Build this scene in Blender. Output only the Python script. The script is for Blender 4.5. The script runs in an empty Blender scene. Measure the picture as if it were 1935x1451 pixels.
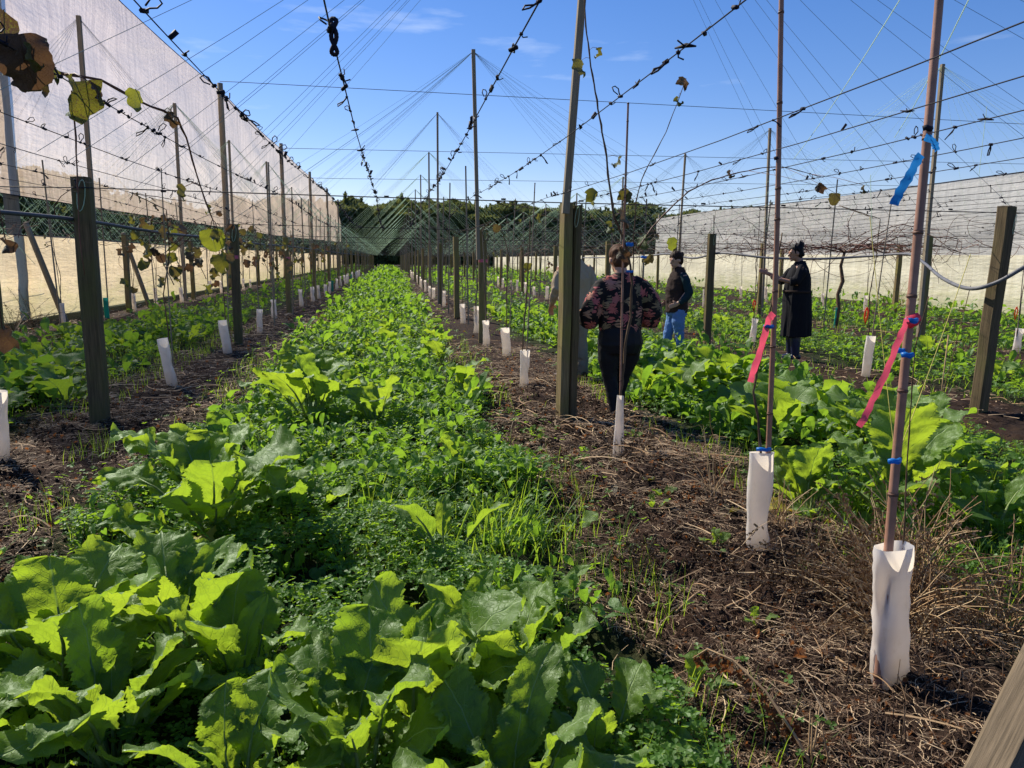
import bpy, math, random
import numpy as np
from mathutils import Vector, Matrix, Euler
random.seed(7); RNG = np.random.default_rng(7)
S = bpy.context.scene
COL = S.collection
rad = math.radians

# ------------------------------------------------------------------ camera, sky, sun, exposure
EYE = np.array([0, 0, 1.5]); YAW, PITCH, ROLL = rad(9.0), rad(9.15), rad(.6); FPX = 1453.0
_f = np.array([math.sin(YAW)*math.cos(PITCH), math.cos(YAW)*math.cos(PITCH), -math.sin(PITCH)])
_r = np.array([math.cos(YAW), -math.sin(YAW), 0.0]); _u = np.cross(_r, _f)
_R = _r*math.cos(ROLL)+_u*math.sin(ROLL); _U = -_r*math.sin(ROLL)+_u*math.cos(ROLL)
cam_d = bpy.data.cameras.new("camera"); cam = bpy.data.objects.new("camera", cam_d); COL.objects.link(cam)
cam_d.sensor_width = 36; cam_d.lens = 36*FPX/1935; cam_d.clip_start = .05; cam_d.clip_end = 2000
M = Matrix(((_R[0], _U[0], -_f[0], 0), (_R[1], _U[1], -_f[1], 0), (_R[2], _U[2], -_f[2], 1.5), (0, 0, 0, 1)))
cam.matrix_world = M; S.camera = cam

SUN_AZ, SUN_EL = rad(39), rad(43)          # azimuth to the left of the rows' direction (+Y)
W = bpy.data.worlds.new("World"); S.world = W; W.use_nodes = True
nt = W.node_tree; nt.nodes.clear()
out = nt.nodes.new("ShaderNodeOutputWorld"); bg = nt.nodes.new("ShaderNodeBackground")
sky = nt.nodes.new("ShaderNodeTexSky"); sky.sky_type = 'NISHITA'; sky.sun_disc = False
sky.sun_elevation = SUN_EL; sky.sun_rotation = -SUN_AZ; sky.air_density = 1.0; sky.dust_density = .15; sky.ozone_density = 3.0
hs = nt.nodes.new("ShaderNodeHueSaturation"); hs.inputs['Saturation'].default_value = 1.30
tint = nt.nodes.new("ShaderNodeMixRGB"); tint.blend_type = 'MULTIPLY'; tint.inputs[0].default_value = 1; tint.inputs[2].default_value = (1.0, .90, 1.0, 1)
nt.links.new(sky.outputs[0], tint.inputs[1]); nt.links.new(tint.outputs[0], hs.inputs['Color'])
tc = nt.nodes.new("ShaderNodeTexCoord"); mp = nt.nodes.new("ShaderNodeMapping")
mp.inputs['Scale'].default_value = (3, 3, 16)
nz = nt.nodes.new("ShaderNodeTexNoise"); nz.inputs['Scale'].default_value = 1.3; nz.inputs['Detail'].default_value = 6; nz.inputs['Roughness'].default_value = .55
cr = nt.nodes.new("ShaderNodeValToRGB"); cr.color_ramp.elements[0].position = .60; cr.color_ramp.elements[1].position = .86
cr.color_ramp.elements[0].color = (0, 0, 0, 1); cr.color_ramp.elements[1].color = (.5, .5, .5, 1)
mx = nt.nodes.new("ShaderNodeMixRGB"); mx.inputs[2].default_value = (8.5, 9.2, 10.0, 1)
nt.links.new(tc.outputs['Generated'], mp.inputs[0]); nt.links.new(mp.outputs[0], nz.inputs['Vector']); nt.links.new(nz.outputs[0], cr.inputs[0])
nt.links.new(cr.outputs[0], mx.inputs[0]); nt.links.new(hs.outputs[0], mx.inputs[1]); nt.links.new(mx.outputs[0], bg.inputs[0])
nt.links.new(bg.outputs[0], out.inputs[0]); bg.inputs[1].default_value = .083
sd = bpy.data.lights.new("sun", 'SUN'); sd.energy = 4.4; sd.angle = rad(.5); sd.color = (1, .92, .78)
sun = bpy.data.objects.new("sun", sd); COL.objects.link(sun)
sdir = Vector((-math.sin(SUN_AZ)*math.cos(SUN_EL), math.cos(SUN_AZ)*math.cos(SUN_EL), math.sin(SUN_EL)))
sun.rotation_euler = sdir.to_track_quat('Z', 'Y').to_euler()
S.view_settings.view_transform = 'Standard'; S.view_settings.look = 'None'
S.view_settings.exposure = .72; S.view_settings.gamma = 1
S.cycles.max_bounces = 8; S.cycles.transparent_max_bounces = 12; S.cycles.transmission_bounces = 6; S.cycles.diffuse_bounces = 4

# ------------------------------------------------------------------ measuring helpers (photo pixel -> place)
def ray(x, y): return _f+_R*(x-967.5)/FPX-_U*(y-725.5)/FPX
def gz(x, y, z=0.0):
    d = ray(x, y); return EYE+d*(z-1.5)/d[2]
def gy(x, y, Y):
    d = ray(x, y); return EYE+d*Y/d[1]
def gx(x, y, X):
    d = ray(x, y); return EYE+d*X/d[0]

# ------------------------------------------------------------------ noise
def _hash(ix, iy, s):
    h = (ix.astype(np.int64)*374761393+iy.astype(np.int64)*668265263+s*1442695041) & 0x7fffffff
    h = ((h ^ (h >> 13))*1274126177) & 0x7fffffff
    return ((h ^ (h >> 16)) & 0xffff)/65535.0
def vnoise(x, y, s=0):
    x = np.asarray(x, float); y = np.asarray(y, float)
    ix = np.floor(x); iy = np.floor(y); fx = x-ix; fy = y-iy
    fx = fx*fx*(3-2*fx); fy = fy*fy*(3-2*fy)
    a = _hash(ix, iy, s); b = _hash(ix+1, iy, s); c = _hash(ix, iy+1, s); d = _hash(ix+1, iy+1, s)
    return (a*(1-fx)+b*fx)*(1-fy)+(c*(1-fx)+d*fx)*fy
def fbm(x, y, o=4, s=0):
    v = 0; a = .5; t = 0
    for i in range(o):
        v = v+a*vnoise(x*2**i, y*2**i, s+i*17); t += a; a *= .5
    return v/t

# ------------------------------------------------------------------ object helpers
def tag(o, label=None, cat=None, group=None, kind=None):
    if label: o['label'] = label
    if cat: o['category'] = cat
    if group: o['group'] = group
    if kind: o['kind'] = kind
    return o
def mesh(name, v, f, mats, fm=None, uv=None, smooth=True):
    me = bpy.data.meshes.new(name)
    v = np.asarray(v, np.float32)
    if isinstance(f, np.ndarray):
        n, k = f.shape
        me.vertices.add(len(v)); me.vertices.foreach_set('co', v.ravel())
        me.loops.add(n*k); me.loops.foreach_set('vertex_index', f.astype(np.int32).ravel())
        me.polygons.add(n); me.polygons.foreach_set('loop_start', np.arange(0, n*k, k, dtype=np.int32))
        me.polygons.foreach_set('loop_total', np.full(n, k, np.int32))
        me.update(calc_edges=True)
    else:
        me.from_pydata([tuple(map(float, p)) for p in v], [], f)
    for m in (mats if isinstance(mats, (list, tuple)) else [mats]): me.materials.append(m)
    if fm is not None: me.polygons.foreach_set('material_index', np.asarray(fm, np.int32))
    if uv is not None:
        l = me.uv_layers.new(name='UVMap'); li = np.empty(len(me.loops), np.int32); me.loops.foreach_get('vertex_index', li)
        l.data.foreach_set('uv', np.asarray(uv, np.float32)[li].ravel())
    me.polygons.foreach_set('use_smooth', np.full(len(me.polygons), smooth))
    me.update()
    return me
def obj(name, me, parent=None, loc=None, rot=None, scale=None):
    o = bpy.data.objects.new(name, me); COL.objects.link(o)
    if parent: o.parent = parent
    if loc is not None: o.location = [float(c) for c in loc]
    if rot is not None: o.rotation_euler = rot
    if scale is not None: o.scale = (scale,)*3 if isinstance(scale, (int, float)) else scale
    return o
def empty(name, loc, rz=0.0):
    o = bpy.data.objects.new(name, None); COL.objects.link(o); o.location = [float(c) for c in loc]
    o.rotation_euler = (0, 0, rz); o.empty_display_size = .1; return o
class MB:
    def __init__(s): s.v = []; s.f = []; s.m = []
    def add(s, v, f, m=0):
        b = len(s.v); s.v += [tuple(map(float, p)) for p in v]; s.f += [tuple(i+b for i in q) for q in f]; s.m += [m]*len(f)
    def box(s, c, d, m=0, R=None):
        x, y, z = d[0]/2, d[1]/2, d[2]/2
        P = [Vector((sx*x, sy*y, sz*z)) for sz in (-1, 1) for sy in (-1, 1) for sx in (-1, 1)]
        if R is not None: P = [R @ p for p in P]
        s.add([p+Vector(c) for p in P], [(0, 2, 3, 1), (4, 5, 7, 6), (0, 1, 5, 4), (2, 6, 7, 3), (0, 4, 6, 2), (1, 3, 7, 5)], m)
    def tube(s, pts, r, k=6, m=0, cap=True, ref=None):
        pts = [Vector(p) for p in pts]; n = len(pts)
        if not hasattr(r, '__len__'): r = [r]*n
        r = [(q, q) if not hasattr(q, '__len__') else q for q in r]
        t0 = (pts[1]-pts[0]).normalized()
        a = Vector(ref) if ref is not None else (Vector((1, 0, 0)) if abs(t0.x) < .8 else Vector((0, 1, 0)))
        V = []
        for i, p in enumerate(pts):
            t = (pts[min(i+1, n-1)]-pts[max(i-1, 0)]).normalized()
            a = (a-t*a.dot(t)); a = a.normalized() if a.length > 1e-6 else t.orthogonal().normalized()
            b = t.cross(a)
            for j in range(k):
                w = 2*math.pi*j/k; V.append(p+a*math.cos(w)*r[i][0]+b*math.sin(w)*r[i][1])
        F = [(i*k+j, i*k+(j+1) % k, (i+1)*k+(j+1) % k, (i+1)*k+j) for i in range(n-1) for j in range(k)]
        if cap: F += [tuple(range(k))[::-1], tuple((n-1)*k+j for j in range(k))]
        s.add(V, F, m)
    def ell(s, c, r, m=0, nu=14, nv=9, R=None):
        V = []; F = []
        for i in range(nv+1):
            th = math.pi*i/nv
            for j in range(nu):
                ph = 2*math.pi*j/nu
                p = Vector((r[0]*math.sin(th)*math.cos(ph), r[1]*math.sin(th)*math.sin(ph), r[2]*math.cos(th)))
                if R is not None: p = R @ p
                V.append(p+Vector(c))
        F = [(i*nu+j, (i+1)*nu+j, (i+1)*nu+(j+1) % nu, i*nu+(j+1) % nu) for i in range(nv) for j in range(nu)]
        s.add(V, F, m)
    def me(s, name, mats, smooth=True, uv=None): return mesh(name, s.v, s.f, mats, s.m, uv, smooth)

# ------------------------------------------------------------------ materials
def newmat(name):
    m = bpy.data.materials.new(name); m.use_nodes = True; m.node_tree.nodes.clear()
    o = m.node_tree.nodes.new("ShaderNodeOutputMaterial"); return m, m.node_tree, o
def N(nt, typ, **kw):
    n = nt.nodes.new(typ)
    for k, v in kw.items():
        if k.startswith('i_'):
            key = k[2:]; key = int(key) if key.isdigit() else key.replace('_', ' ')
            n.inputs[key].default_value = v
        else: setattr(n, k, v)
    return n
def L(nt, a, b): nt.links.new(a, b)
def math_(nt, op, a, b=None, clamp=False):
    n = nt.nodes.new("ShaderNodeMath"); n.operation = op; n.use_clamp = clamp
    for i, q in enumerate((a, b)):
        if q is None: continue
        if isinstance(q, (int, float)): n.inputs[i].default_value = q
        else: nt.links.new(q, n.inputs[i])
    return n.outputs[0]
def ramp(nt, fac, stops):
    n = nt.nodes.new("ShaderNodeValToRGB"); e = n.color_ramp.elements
    while len(e) < len(stops): e.new(.5)
    for q, (p, c) in zip(e, stops): q.position = p; q.color = (*c, 1)
    nt.links.new(fac, n.inputs[0]); return n.outputs[0]
def mixc(nt, f, a, b, mode='MIX'):
    n = nt.nodes.new("ShaderNodeMixRGB"); n.blend_type = mode
    for i, q in zip((0, 1, 2), (f, a, b)):
        if isinstance(q, (int, float)): n.inputs[i].default_value = q
        elif isinstance(q, tuple): n.inputs[i].default_value = (*q, 1)
        else: nt.links.new(q, n.inputs[i])
    return n.outputs[0]
def noise(nt, vec, scale, det=4, rough=.55):
    n = N(nt, "ShaderNodeTexNoise"); n.inputs['Scale'].default_value = scale; n.inputs['Detail'].default_value = det
    n.inputs['Roughness'].default_value = rough
    if vec is not None: nt.links.new(vec, n.inputs['Vector'])
    return n.outputs[0]
def mapped(nt, vec, sc):
    n = N(nt, "ShaderNodeMapping"); n.inputs['Scale'].default_value = sc; nt.links.new(vec, n.inputs[0]); return n.outputs[0]
def bump(nt, h, st, dist=.01):
    n = N(nt, "ShaderNodeBump"); n.inputs['Strength'].default_value = st; n.inputs['Distance'].default_value = dist
    nt.links.new(h, n.inputs['Height']); return n.outputs[0]
def pbr(nt, out, col, rough=.7, spec=.3, nrm=None, metal=0):
    b = N(nt, "ShaderNodeBsdfPrincipled"); b.inputs['Roughness'].default_value = rough
    b.inputs['Specular IOR Level'].default_value = spec; b.inputs['Metallic'].default_value = metal
    if isinstance(col, tuple): b.inputs['Base Color'].default_value = (*col, 1)
    else: nt.links.new(col, b.inputs['Base Color'])
    if nrm is not None: nt.links.new(nrm, b.inputs['Normal'])
    if out is not None: nt.links.new(b.outputs[0], out.inputs[0])
    return b.outputs[0]
def simple(name, col, rough=.7, spec=.3, var=.25, sc=8, metal=0):
    m, nt, o = newmat(name); tc = N(nt, "ShaderNodeTexCoord")
    n = noise(nt, tc.outputs['Object'], sc, 5)
    c = ramp(nt, n, [(.25, tuple(k*(1-var) for k in col)), (.75, tuple(min(1, k*(1+var)) for k in col))])
    pbr(nt, o, c, rough, spec, bump(nt, n, .3, .004), metal); return m

def leaf_mat(name, up, tr, vein=(.34, .46, .20), spec=.35, tw=.5, rnd=.35, brown=None, veins=True, under=None, bumps=.6, obrand=True):
    m, nt, o = newmat(name); uvn = N(nt, "ShaderNodeUVMap"); tc = N(nt, "ShaderNodeTexCoord")
    geo = N(nt, "ShaderNodeNewGeometry"); oi = N(nt, "ShaderNodeObjectInfo")
    r = oi.outputs['Random'] if obrand else geo.outputs['Random Per Island']
    n1 = noise(nt, tc.outputs['Object'], 14, 4)
    k = math_(nt, 'ADD', math_(nt, 'MULTIPLY', r, rnd*1.6), math_(nt, 'MULTIPLY', n1, .4))
    k = math_(nt, 'ADD', k, math_(nt, 'MULTIPLY', math_(nt, 'SUBTRACT', noise(nt, N(nt, 'ShaderNodeNewGeometry').outputs['Position'], 1.3, 3), .5), .9))
    base = mixc(nt, k, tuple(c*.75 for c in up), tuple(c*1.35 for c in up))
    trc = mixc(nt, k, tuple(c*.85 for c in tr), (min(1, tr[0]*1.35), tr[1]*1.08, tr[2]))
    hgt = noise(nt, tc.outputs['Object'], 60, 3)
    if veins:
        sx = N(nt, "ShaderNodeSeparateXYZ"); L(nt, uvn.outputs[0], sx.inputs[0])
        a = math_(nt, 'ABSOLUTE', math_(nt, 'SUBTRACT', sx.outputs[0], .5))
        mid = math_(nt, 'SUBTRACT', 1.0, math_(nt, 'DIVIDE', a, .022), True)
        wob = math_(nt, 'MULTIPLY', noise(nt, uvn.outputs[0], 7, 2), .12)
        s = math_(nt, 'FRACT', math_(nt, 'MULTIPLY', math_(nt, 'ADD', math_(nt, 'SUBTRACT', sx.outputs[1], math_(nt, 'MULTIPLY', a, .75)), wob), 7.0))
        s = math_(nt, 'ABSOLUTE', math_(nt, 'SUBTRACT', s, .5))
        lat = math_(nt, 'SUBTRACT', 1.0, math_(nt, 'DIVIDE', s, .05), True)
        vo = N(nt, "ShaderNodeTexVoronoi"); vo.feature = 'DISTANCE_TO_EDGE'; vo.inputs['Scale'].default_value = 13
        L(nt, uvn.outputs[0], vo.inputs['Vector'])
        net = math_(nt, 'SUBTRACT', 1.0, math_(nt, 'DIVIDE', vo.outputs['Distance'], .05), True)
        v = math_(nt, 'MAXIMUM', mid, math_(nt, 'MAXIMUM', math_(nt, 'MULTIPLY', lat, .55), math_(nt, 'MULTIPLY', net, .28)))
        base = mixc(nt, math_(nt, 'MULTIPLY', v, .85), base, vein)
        trc = mixc(nt, math_(nt, 'MULTIPLY', v, .75), trc, tuple(c*.5+.04 for c in tr))
        hgt = math_(nt, 'SUBTRACT', math_(nt, 'MULTIPLY', hgt, .4), v)
    if brown:
        nb = noise(nt, tc.outputs['Object'], 22, 5, .6)
        kk = math_(nt, 'ADD', nb, math_(nt, 'MULTIPLY', math_(nt, 'SUBTRACT', r, .5), .55))
        bm = ramp(nt, kk, [(.36, (0, 0, 0)), (.50, (1, 1, 1))])
        base = mixc(nt, bm, base, brown); trc = mixc(nt, bm, trc, tuple(c*1.3 for c in brown))
    if under:
        base = mixc(nt, geo.outputs['Backfacing'], base, under)
    nr = bump(nt, hgt, bumps, .006)
    d = N(nt, "ShaderNodeBsdfDiffuse"); L(nt, base, d.inputs[0]); L(nt, nr, d.inputs['Normal'])
    t = N(nt, "ShaderNodeBsdfTranslucent"); L(nt, trc, t.inputs[0]); L(nt, nr, t.inputs['Normal'])
    g = N(nt, "ShaderNodeBsdfGlossy"); g.inputs['Roughness'].default_value = .5; g.inputs[0].default_value = (.85, .95, .9, 1); L(nt, nr, g.inputs['Normal'])
    m1 = N(nt, "ShaderNodeMixShader"); m1.inputs[0].default_value = tw; L(nt, d.outputs[0], m1.inputs[1]); L(nt, t.outputs[0], m1.inputs[2])
    fr = N(nt, "ShaderNodeLayerWeight"); fr.inputs[0].default_value = .12
    m2 = N(nt, "ShaderNodeMixShader"); L(nt, math_(nt, 'MULTIPLY', math_(nt, 'ADD', math_(nt, 'MULTIPLY', fr.outputs[1], .35), .05), spec), m2.inputs[0]); L(nt, m1.outputs[0], m2.inputs[1]); L(nt, g.outputs[0], m2.inputs[2])
    L(nt, m2.outputs[0], o.inputs[0]); return m

M_BRAS = leaf_mat("brassica_leaf", (.105, .185, .028), (.38, .62, .035), spec=.32, under=(.085, .15, .06))
M_BRASM = leaf_mat("brassica_mass_leaf", (.07, .145, .025), (.25, .50, .035), spec=.3, veins=False, obrand=False)
M_STALK = leaf_mat("leaf_stalk", (.24, .32, .12), (.4, .52, .14), veins=False, tw=.25)
M_CLOV = leaf_mat("clover_leaf", (.062, .135, .018), (.28, .54, .03), spec=.3, veins=False, obrand=False, bumps=.1, rnd=.6)
M_GRASS = leaf_mat("grass_blade", (.055, .13, .02), (.34, .58, .04), spec=.3, veins=False, obrand=False, bumps=.1, rnd=.6)
M_YELL = leaf_mat("yellowed_leaf", (.42, .34, .04), (.6, .42, .03), veins=True)
M_KIWI = leaf_mat("kiwifruit_leaf", (.09, .115, .038), (.20, .21, .02), spec=.5, tw=.4, brown=(.085, .045, .022), under=(.12, .13, .06), vein=(.16, .15, .05))
M_DEADLEAF = leaf_mat("dead_leaf", (.16, .075, .035), (.22, .10, .03), veins=False, obrand=False, spec=.15, rnd=.8)

def straw_mat(name, c1, c2, c3):
    m, nt, o = newmat(name); geo = N(nt, "ShaderNodeNewGeometry")
    c = ramp(nt, geo.outputs['Random Per Island'], [(0, c1), (.5, c2), (.93, c3)]); pbr(nt, o, c, .75, .25); return m
M_STRAW = straw_mat("dry_straw", (.05, .030, .018), (.15, .090, .052), (.46, .34, .21))
M_PALE = straw_mat("pale_dry_stalk", (.16, .085, .04), (.32, .20, .10), (.52, .39, .23))
M_STICK = straw_mat("dark_stick", (.03, .018, .012), (.07, .04, .025), (.15, .10, .06))

def ground_mat():
    m, nt, o = newmat("soil"); tc = N(nt, "ShaderNodeTexCoord"); P = tc.outputs['Object']
    n1 = noise(nt, P, 1.1, 5); n2 = noise(nt, P, 14, 6, .65); n3 = noise(nt, P, 90, 4, .7)
    soil = ramp(nt, n2, [(.3, (.010, .007, .006)), (.55, (.028, .018, .013)), (.8, (.07, .045, .03))])
    red = mixc(nt, ramp(nt, n1, [(.4, (0, 0, 0)), (.65, (1, 1, 1))]), soil, (.050, .028, .018))
    sx = N(nt, "ShaderNodeSeparateXYZ"); L(nt, P, sx.inputs[0])
    ph = math_(nt, 'FRACT', math_(nt, 'DIVIDE', math_(nt, 'ADD', sx.outputs[0], 2.42+4.08*10), 4.08))   # 0 at each row
    dd = math_(nt, 'ABSOLUTE', math_(nt, 'SUBTRACT', ph, .5))     # .5 at rows, 0 mid strip
    dd = math_(nt, 'ADD', dd, math_(nt, 'MULTIPLY', math_(nt, 'SUBTRACT', n1, .5), .22))
    gm = ramp(nt, dd, [(.30, (1, 1, 1)), (.37, (0, 0, 0))])
    grn = ramp(nt, n2, [(.3, (.010, .013, .005)), (.7, (.035, .045, .014))])
    c = mixc(nt, gm, red, grn)
    far = math_(nt, 'DIVIDE', math_(nt, 'SUBTRACT', sx.outputs[0], 20.0), 4.0, True)
    h = math_(nt, 'ADD', math_(nt, 'MULTIPLY', n2, 1.0), math_(nt, 'MULTIPLY', n3, .6))
    pbr(nt, o, c, .95, .12, bump(nt, h, .9, .03)); return m
M_SOIL = ground_mat()

def wood_mat(name, a, b, moss=None, sc=1.0):
    m, nt, o = newmat(name); tc = N(nt, "ShaderNodeTexCoord"); oi = N(nt, "ShaderNodeObjectInfo")
    add = N(nt, "ShaderNodeVectorMath"); add.operation = 'ADD'; L(nt, tc.outputs['Object'], add.inputs[0])
    cb = N(nt, "ShaderNodeCombineXYZ"); L(nt, math_(nt, 'MULTIPLY', oi.outputs['Random'], 30.0), cb.inputs[0]); L(nt, cb.outputs[0], add.inputs[1])
    g = noise(nt, mapped(nt, add.outputs[0], (30*sc, 30*sc, 1.6*sc)), 2.2, 6, .65)
    n = noise(nt, add.outputs[0], 3.0, 4)
    c = ramp(nt, g, [(.25, a), (.75, b)])
    if moss: c = mixc(nt, ramp(nt, n, [(.42, (0, 0, 0)), (.68, (.75, .75, .75))]), c, moss)
    pbr(nt, o, c, .85, .2, bump(nt, g, .7, .006)); return m
M_POST = wood_mat("weathered_post", (.085, .062, .028), (.30, .225, .11), (.20, .19, .045))
M_POSTD = wood_mat("shaded_post", (.045, .034, .019), (.18, .13, .07), (.11, .105, .035))  # darker copy of the post wood, its unlit side put into the colour
M_OLDT = wood_mat("old_timber", (.05, .038, .024), (.25, .19, .125))
M_POLE = wood_mat("sawn_grey_pole", (.16, .13, .09), (.34, .28, .20))
M_BAMB = simple("bamboo", (.30, .155, .105), .5, .4, .3, 14)
M_BAMBG = simple("weathered_bamboo", (.27, .21, .15), .6, .3, .3, 12)
M_NODE = simple("bamboo_node", (.13, .065, .04), .6)
M_WIRE = simple("dark_wire", (.03, .028, .032), .7, .15)
M_CLIP = simple("black_plastic_clip", (.014, .014, .026), .65, .15)
def twine_mat(name, col):
    m, nt, o = newmat(name); d = N(nt, "ShaderNodeBsdfDiffuse"); d.inputs[0].default_value = (*col, 1); t = N(nt, "ShaderNodeBsdfTranslucent"); t.inputs[0].default_value = (*col, 1)
    ms = N(nt, "ShaderNodeMixShader"); L(nt, d.outputs[0], ms.inputs[1]); L(nt, t.outputs[0], ms.inputs[2]); ms.inputs[0].default_value = .5; L(nt, ms.outputs[0], o.inputs[0]); return m
M_STRING = twine_mat("pale_green_string", (.66, .80, .62)); M_STRINGD = twine_mat("weathered_string", (.22, .30, .34))
M_YSTR = simple("yellow_twine", (.55, .48, .12), .6, .2)
M_HOSE = simple("grey_hose", (.055, .062, .08), .6, .25)
M_HOSEL = simple("pale_grey_hose", (.12, .12, .13), .55, .3)
M_STEM = wood_mat("vine_bark", (.05, .028, .016), (.20, .13, .08))
M_CANE = simple("reddish_vine_cane", (.13, .055, .035), .6, .3)
def tc_z(nt, P):
    sx = N(nt, "ShaderNodeSeparateXYZ"); L(nt, P, sx.inputs[0]); return sx.outputs[2]
def film(name, col, tcol, tw=.45, rough=.35, dirt=False):
    m, nt, o = newmat(name)
    tc = N(nt, "ShaderNodeTexCoord"); n = noise(nt, tc.outputs['Object'], 9, 5)
    c = mixc(nt, ramp(nt, n, [(.4, (0, 0, 0)), (.75, (.8, .8, .8))]), col, tuple(k*.75 for k in col))
    if dirt:
        dz = math_(nt, 'SUBTRACT', 1.0, math_(nt, 'ADD', math_(nt, 'MULTIPLY', tc_z(nt, tc.outputs['Object']), 5.0), math_(nt, 'MULTIPLY', math_(nt, 'SUBTRACT', n, .5), 2.2)), True)
        c = mixc(nt, math_(nt, 'MULTIPLY', dz, .75), c, (.22, .15, .10))
        sp = noise(nt, mapped(nt, tc.outputs['Object'], (1, 1, .35)), 26, 5, .7); c = mixc(nt, ramp(nt, sp, [(.58, (0, 0, 0)), (.72, (.5, .5, .5))]), c, (.35, .28, .20))
    b = pbr(nt, None, c, rough, .35, bump(nt, n, .25, .01)); t = N(nt, "ShaderNodeBsdfTranslucent"); t.inputs[0].default_value = (*tcol, 1)
    ms = N(nt, "ShaderNodeMixShader"); ms.inputs[0].default_value = tw; L(nt, b, ms.inputs[1]); L(nt, t.outputs[0], ms.inputs[2]); L(nt, ms.outputs[0], o.inputs[0]); return m
M_GUARD = film("white_plastic_guard", (.88, .85, .83), (1.0, .90, .76), .5, .4, True)
M_TEAL = film("teal_guard", (.02, .32, .25), (.02, .4, .3), .4)
M_PINK = film("pink_tape", (.82, .10, .17), (.95, .12, .20), .5)
M_PINKP = film("pale_pink_tape", (.75, .16, .25), (.7, .1, .15), .3)
M_BLUE = film("blue_tape", (.02, .22, .62), (.02, .25, .7), .4)
M_ORNG = film("orange_tape", (.85, .12, .03), (.9, .12, .02), .35)

def cloth_mat(name, hi, lo, spot, algae, holes, tcol, tw=.74):
    m, nt, o = newmat(name); tc = N(nt, "ShaderNodeTexCoord"); P = tc.outputs['Object']
    st = noise(nt, mapped(nt, P, (1, 2.2, .18)), 1.6, 7, .62)          # long runs down the cloth
    st2 = noise(nt, mapped(nt, P, (1, 9, .35)), 1.4, 5, .6)
    st3 = noise(nt, mapped(nt, P, (1, 26, .8)), 1.1, 4, .7)
    st = math_(nt, 'ADD', math_(nt, 'ADD', math_(nt, 'MULTIPLY', st, .45), math_(nt, 'MULTIPLY', st2, .33)), math_(nt, 'MULTIPLY', st3, .22))
    c = ramp(nt, st, [(.34, lo), (.50, tuple(.35*a+.65*b for a, b in zip(lo, hi))), (.60, hi)])
    sp = noise(nt, mapped(nt, P, (1, 5.5, 2.2)), 3.2, 6, .75)
    big = noise(nt, P, .25, 3)
    sm = math_(nt, 'MULTIPLY', ramp(nt, sp, [(.56, (0, 0, 0)), (.68, (1, 1, 1))]), ramp(nt, big, [(.4, (.15, .15, .15)), (.62, (1, 1, 1))]))
    c = mixc(nt, math_(nt, 'MULTIPLY', sm, .75), c, spot)
    if not algae and holes == .25 and lo[0] > .5 and hi[0] > .925:
        up = math_(nt, 'DIVIDE', math_(nt, 'SUBTRACT', tc_z(nt, P), 6.5), 3.0, True); fl = noise(nt, mapped(nt, P, (1, 7, 4)), 4.5, 5, .8)
        c = mixc(nt, math_(nt, 'MULTIPLY', math_(nt, 'MULTIPLY', up, ramp(nt, fl, [(.52, (0, 0, 0)), (.60, (1, 1, 1))])), .8), c, (.20, .18, .09))
    if algae:
        sx = N(nt, "ShaderNodeSeparateXYZ"); L(nt, P, sx.inputs[0])
        a = math_(nt, 'ADD', math_(nt, 'DIVIDE', sx.outputs[2], 1.6), math_(nt, 'MULTIPLY', math_(nt, 'SUBTRACT', noise(nt, mapped(nt, P, (1, .7, 3)), 1.6, 5), .5), 1.2))
        c = mixc(nt, ramp(nt, a, [(.1, (.6, .6, .6)), (.6, (0, 0, 0))]), c, algae)
    seam = math_(nt, 'FRACT', math_(nt, 'MULTIPLY', tc_z(nt, P), 5.5))
    hh = math_(nt, 'ADD', math_(nt, 'MULTIPLY', seam, .25), noise(nt, mapped(nt, P, (1, 1.2, 5)), 2.0, 5))
    nb = bump(nt, hh, .5, .05)
    d = N(nt, "ShaderNodeBsdfDiffuse"); L(nt, c, d.inputs[0]); L(nt, nb, d.inputs['Normal'])
    t = N(nt, "ShaderNodeBsdfTranslucent"); L(nt, mixc(nt, 1.0, c, tcol, 'MULTIPLY'), t.inputs[0]); L(nt, nb, t.inputs['Normal'])
    tr = N(nt, "ShaderNodeBsdfTransparent")
    m1 = N(nt, "ShaderNodeMixShader"); m1.inputs[0].default_value = tw; L(nt, d.outputs[0], m1.inputs[1]); L(nt, t.outputs[0], m1.inputs[2])
    m2 = N(nt, "ShaderNodeMixShader"); m2.inputs[0].default_value = holes; L(nt, m1.outputs[0], m2.inputs[1]); L(nt, tr.outputs[0], m2.inputs[2])
    L(nt, m2.outputs[0], o.inputs[0]); return m
M_CLU = cloth_mat("upper_windbreak_cloth", (.96, .82, .68), (.56, .45, .35), (.14, .12, .06), None, .25, (1, .95, .9))
M_CLL = cloth_mat("lower_windbreak_cloth", (1, .87, .66), (.86, .70, .50), (.25, .22, .10), (.62, .60, .34), .06, (1, .95, .82))
M_CRU = cloth_mat("right_upper_cloth", (.66, .64, .60), (.46, .45, .42), (.30, .29, .22), None, .07, (.9, .9, .85), .22)
M_CRL = cloth_mat("right_lower_cloth", (.95, .90, .70), (.72, .66, .48), (.36, .34, .18), (.46, .48, .22), .06, (.95, .95, .8), .22)

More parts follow.
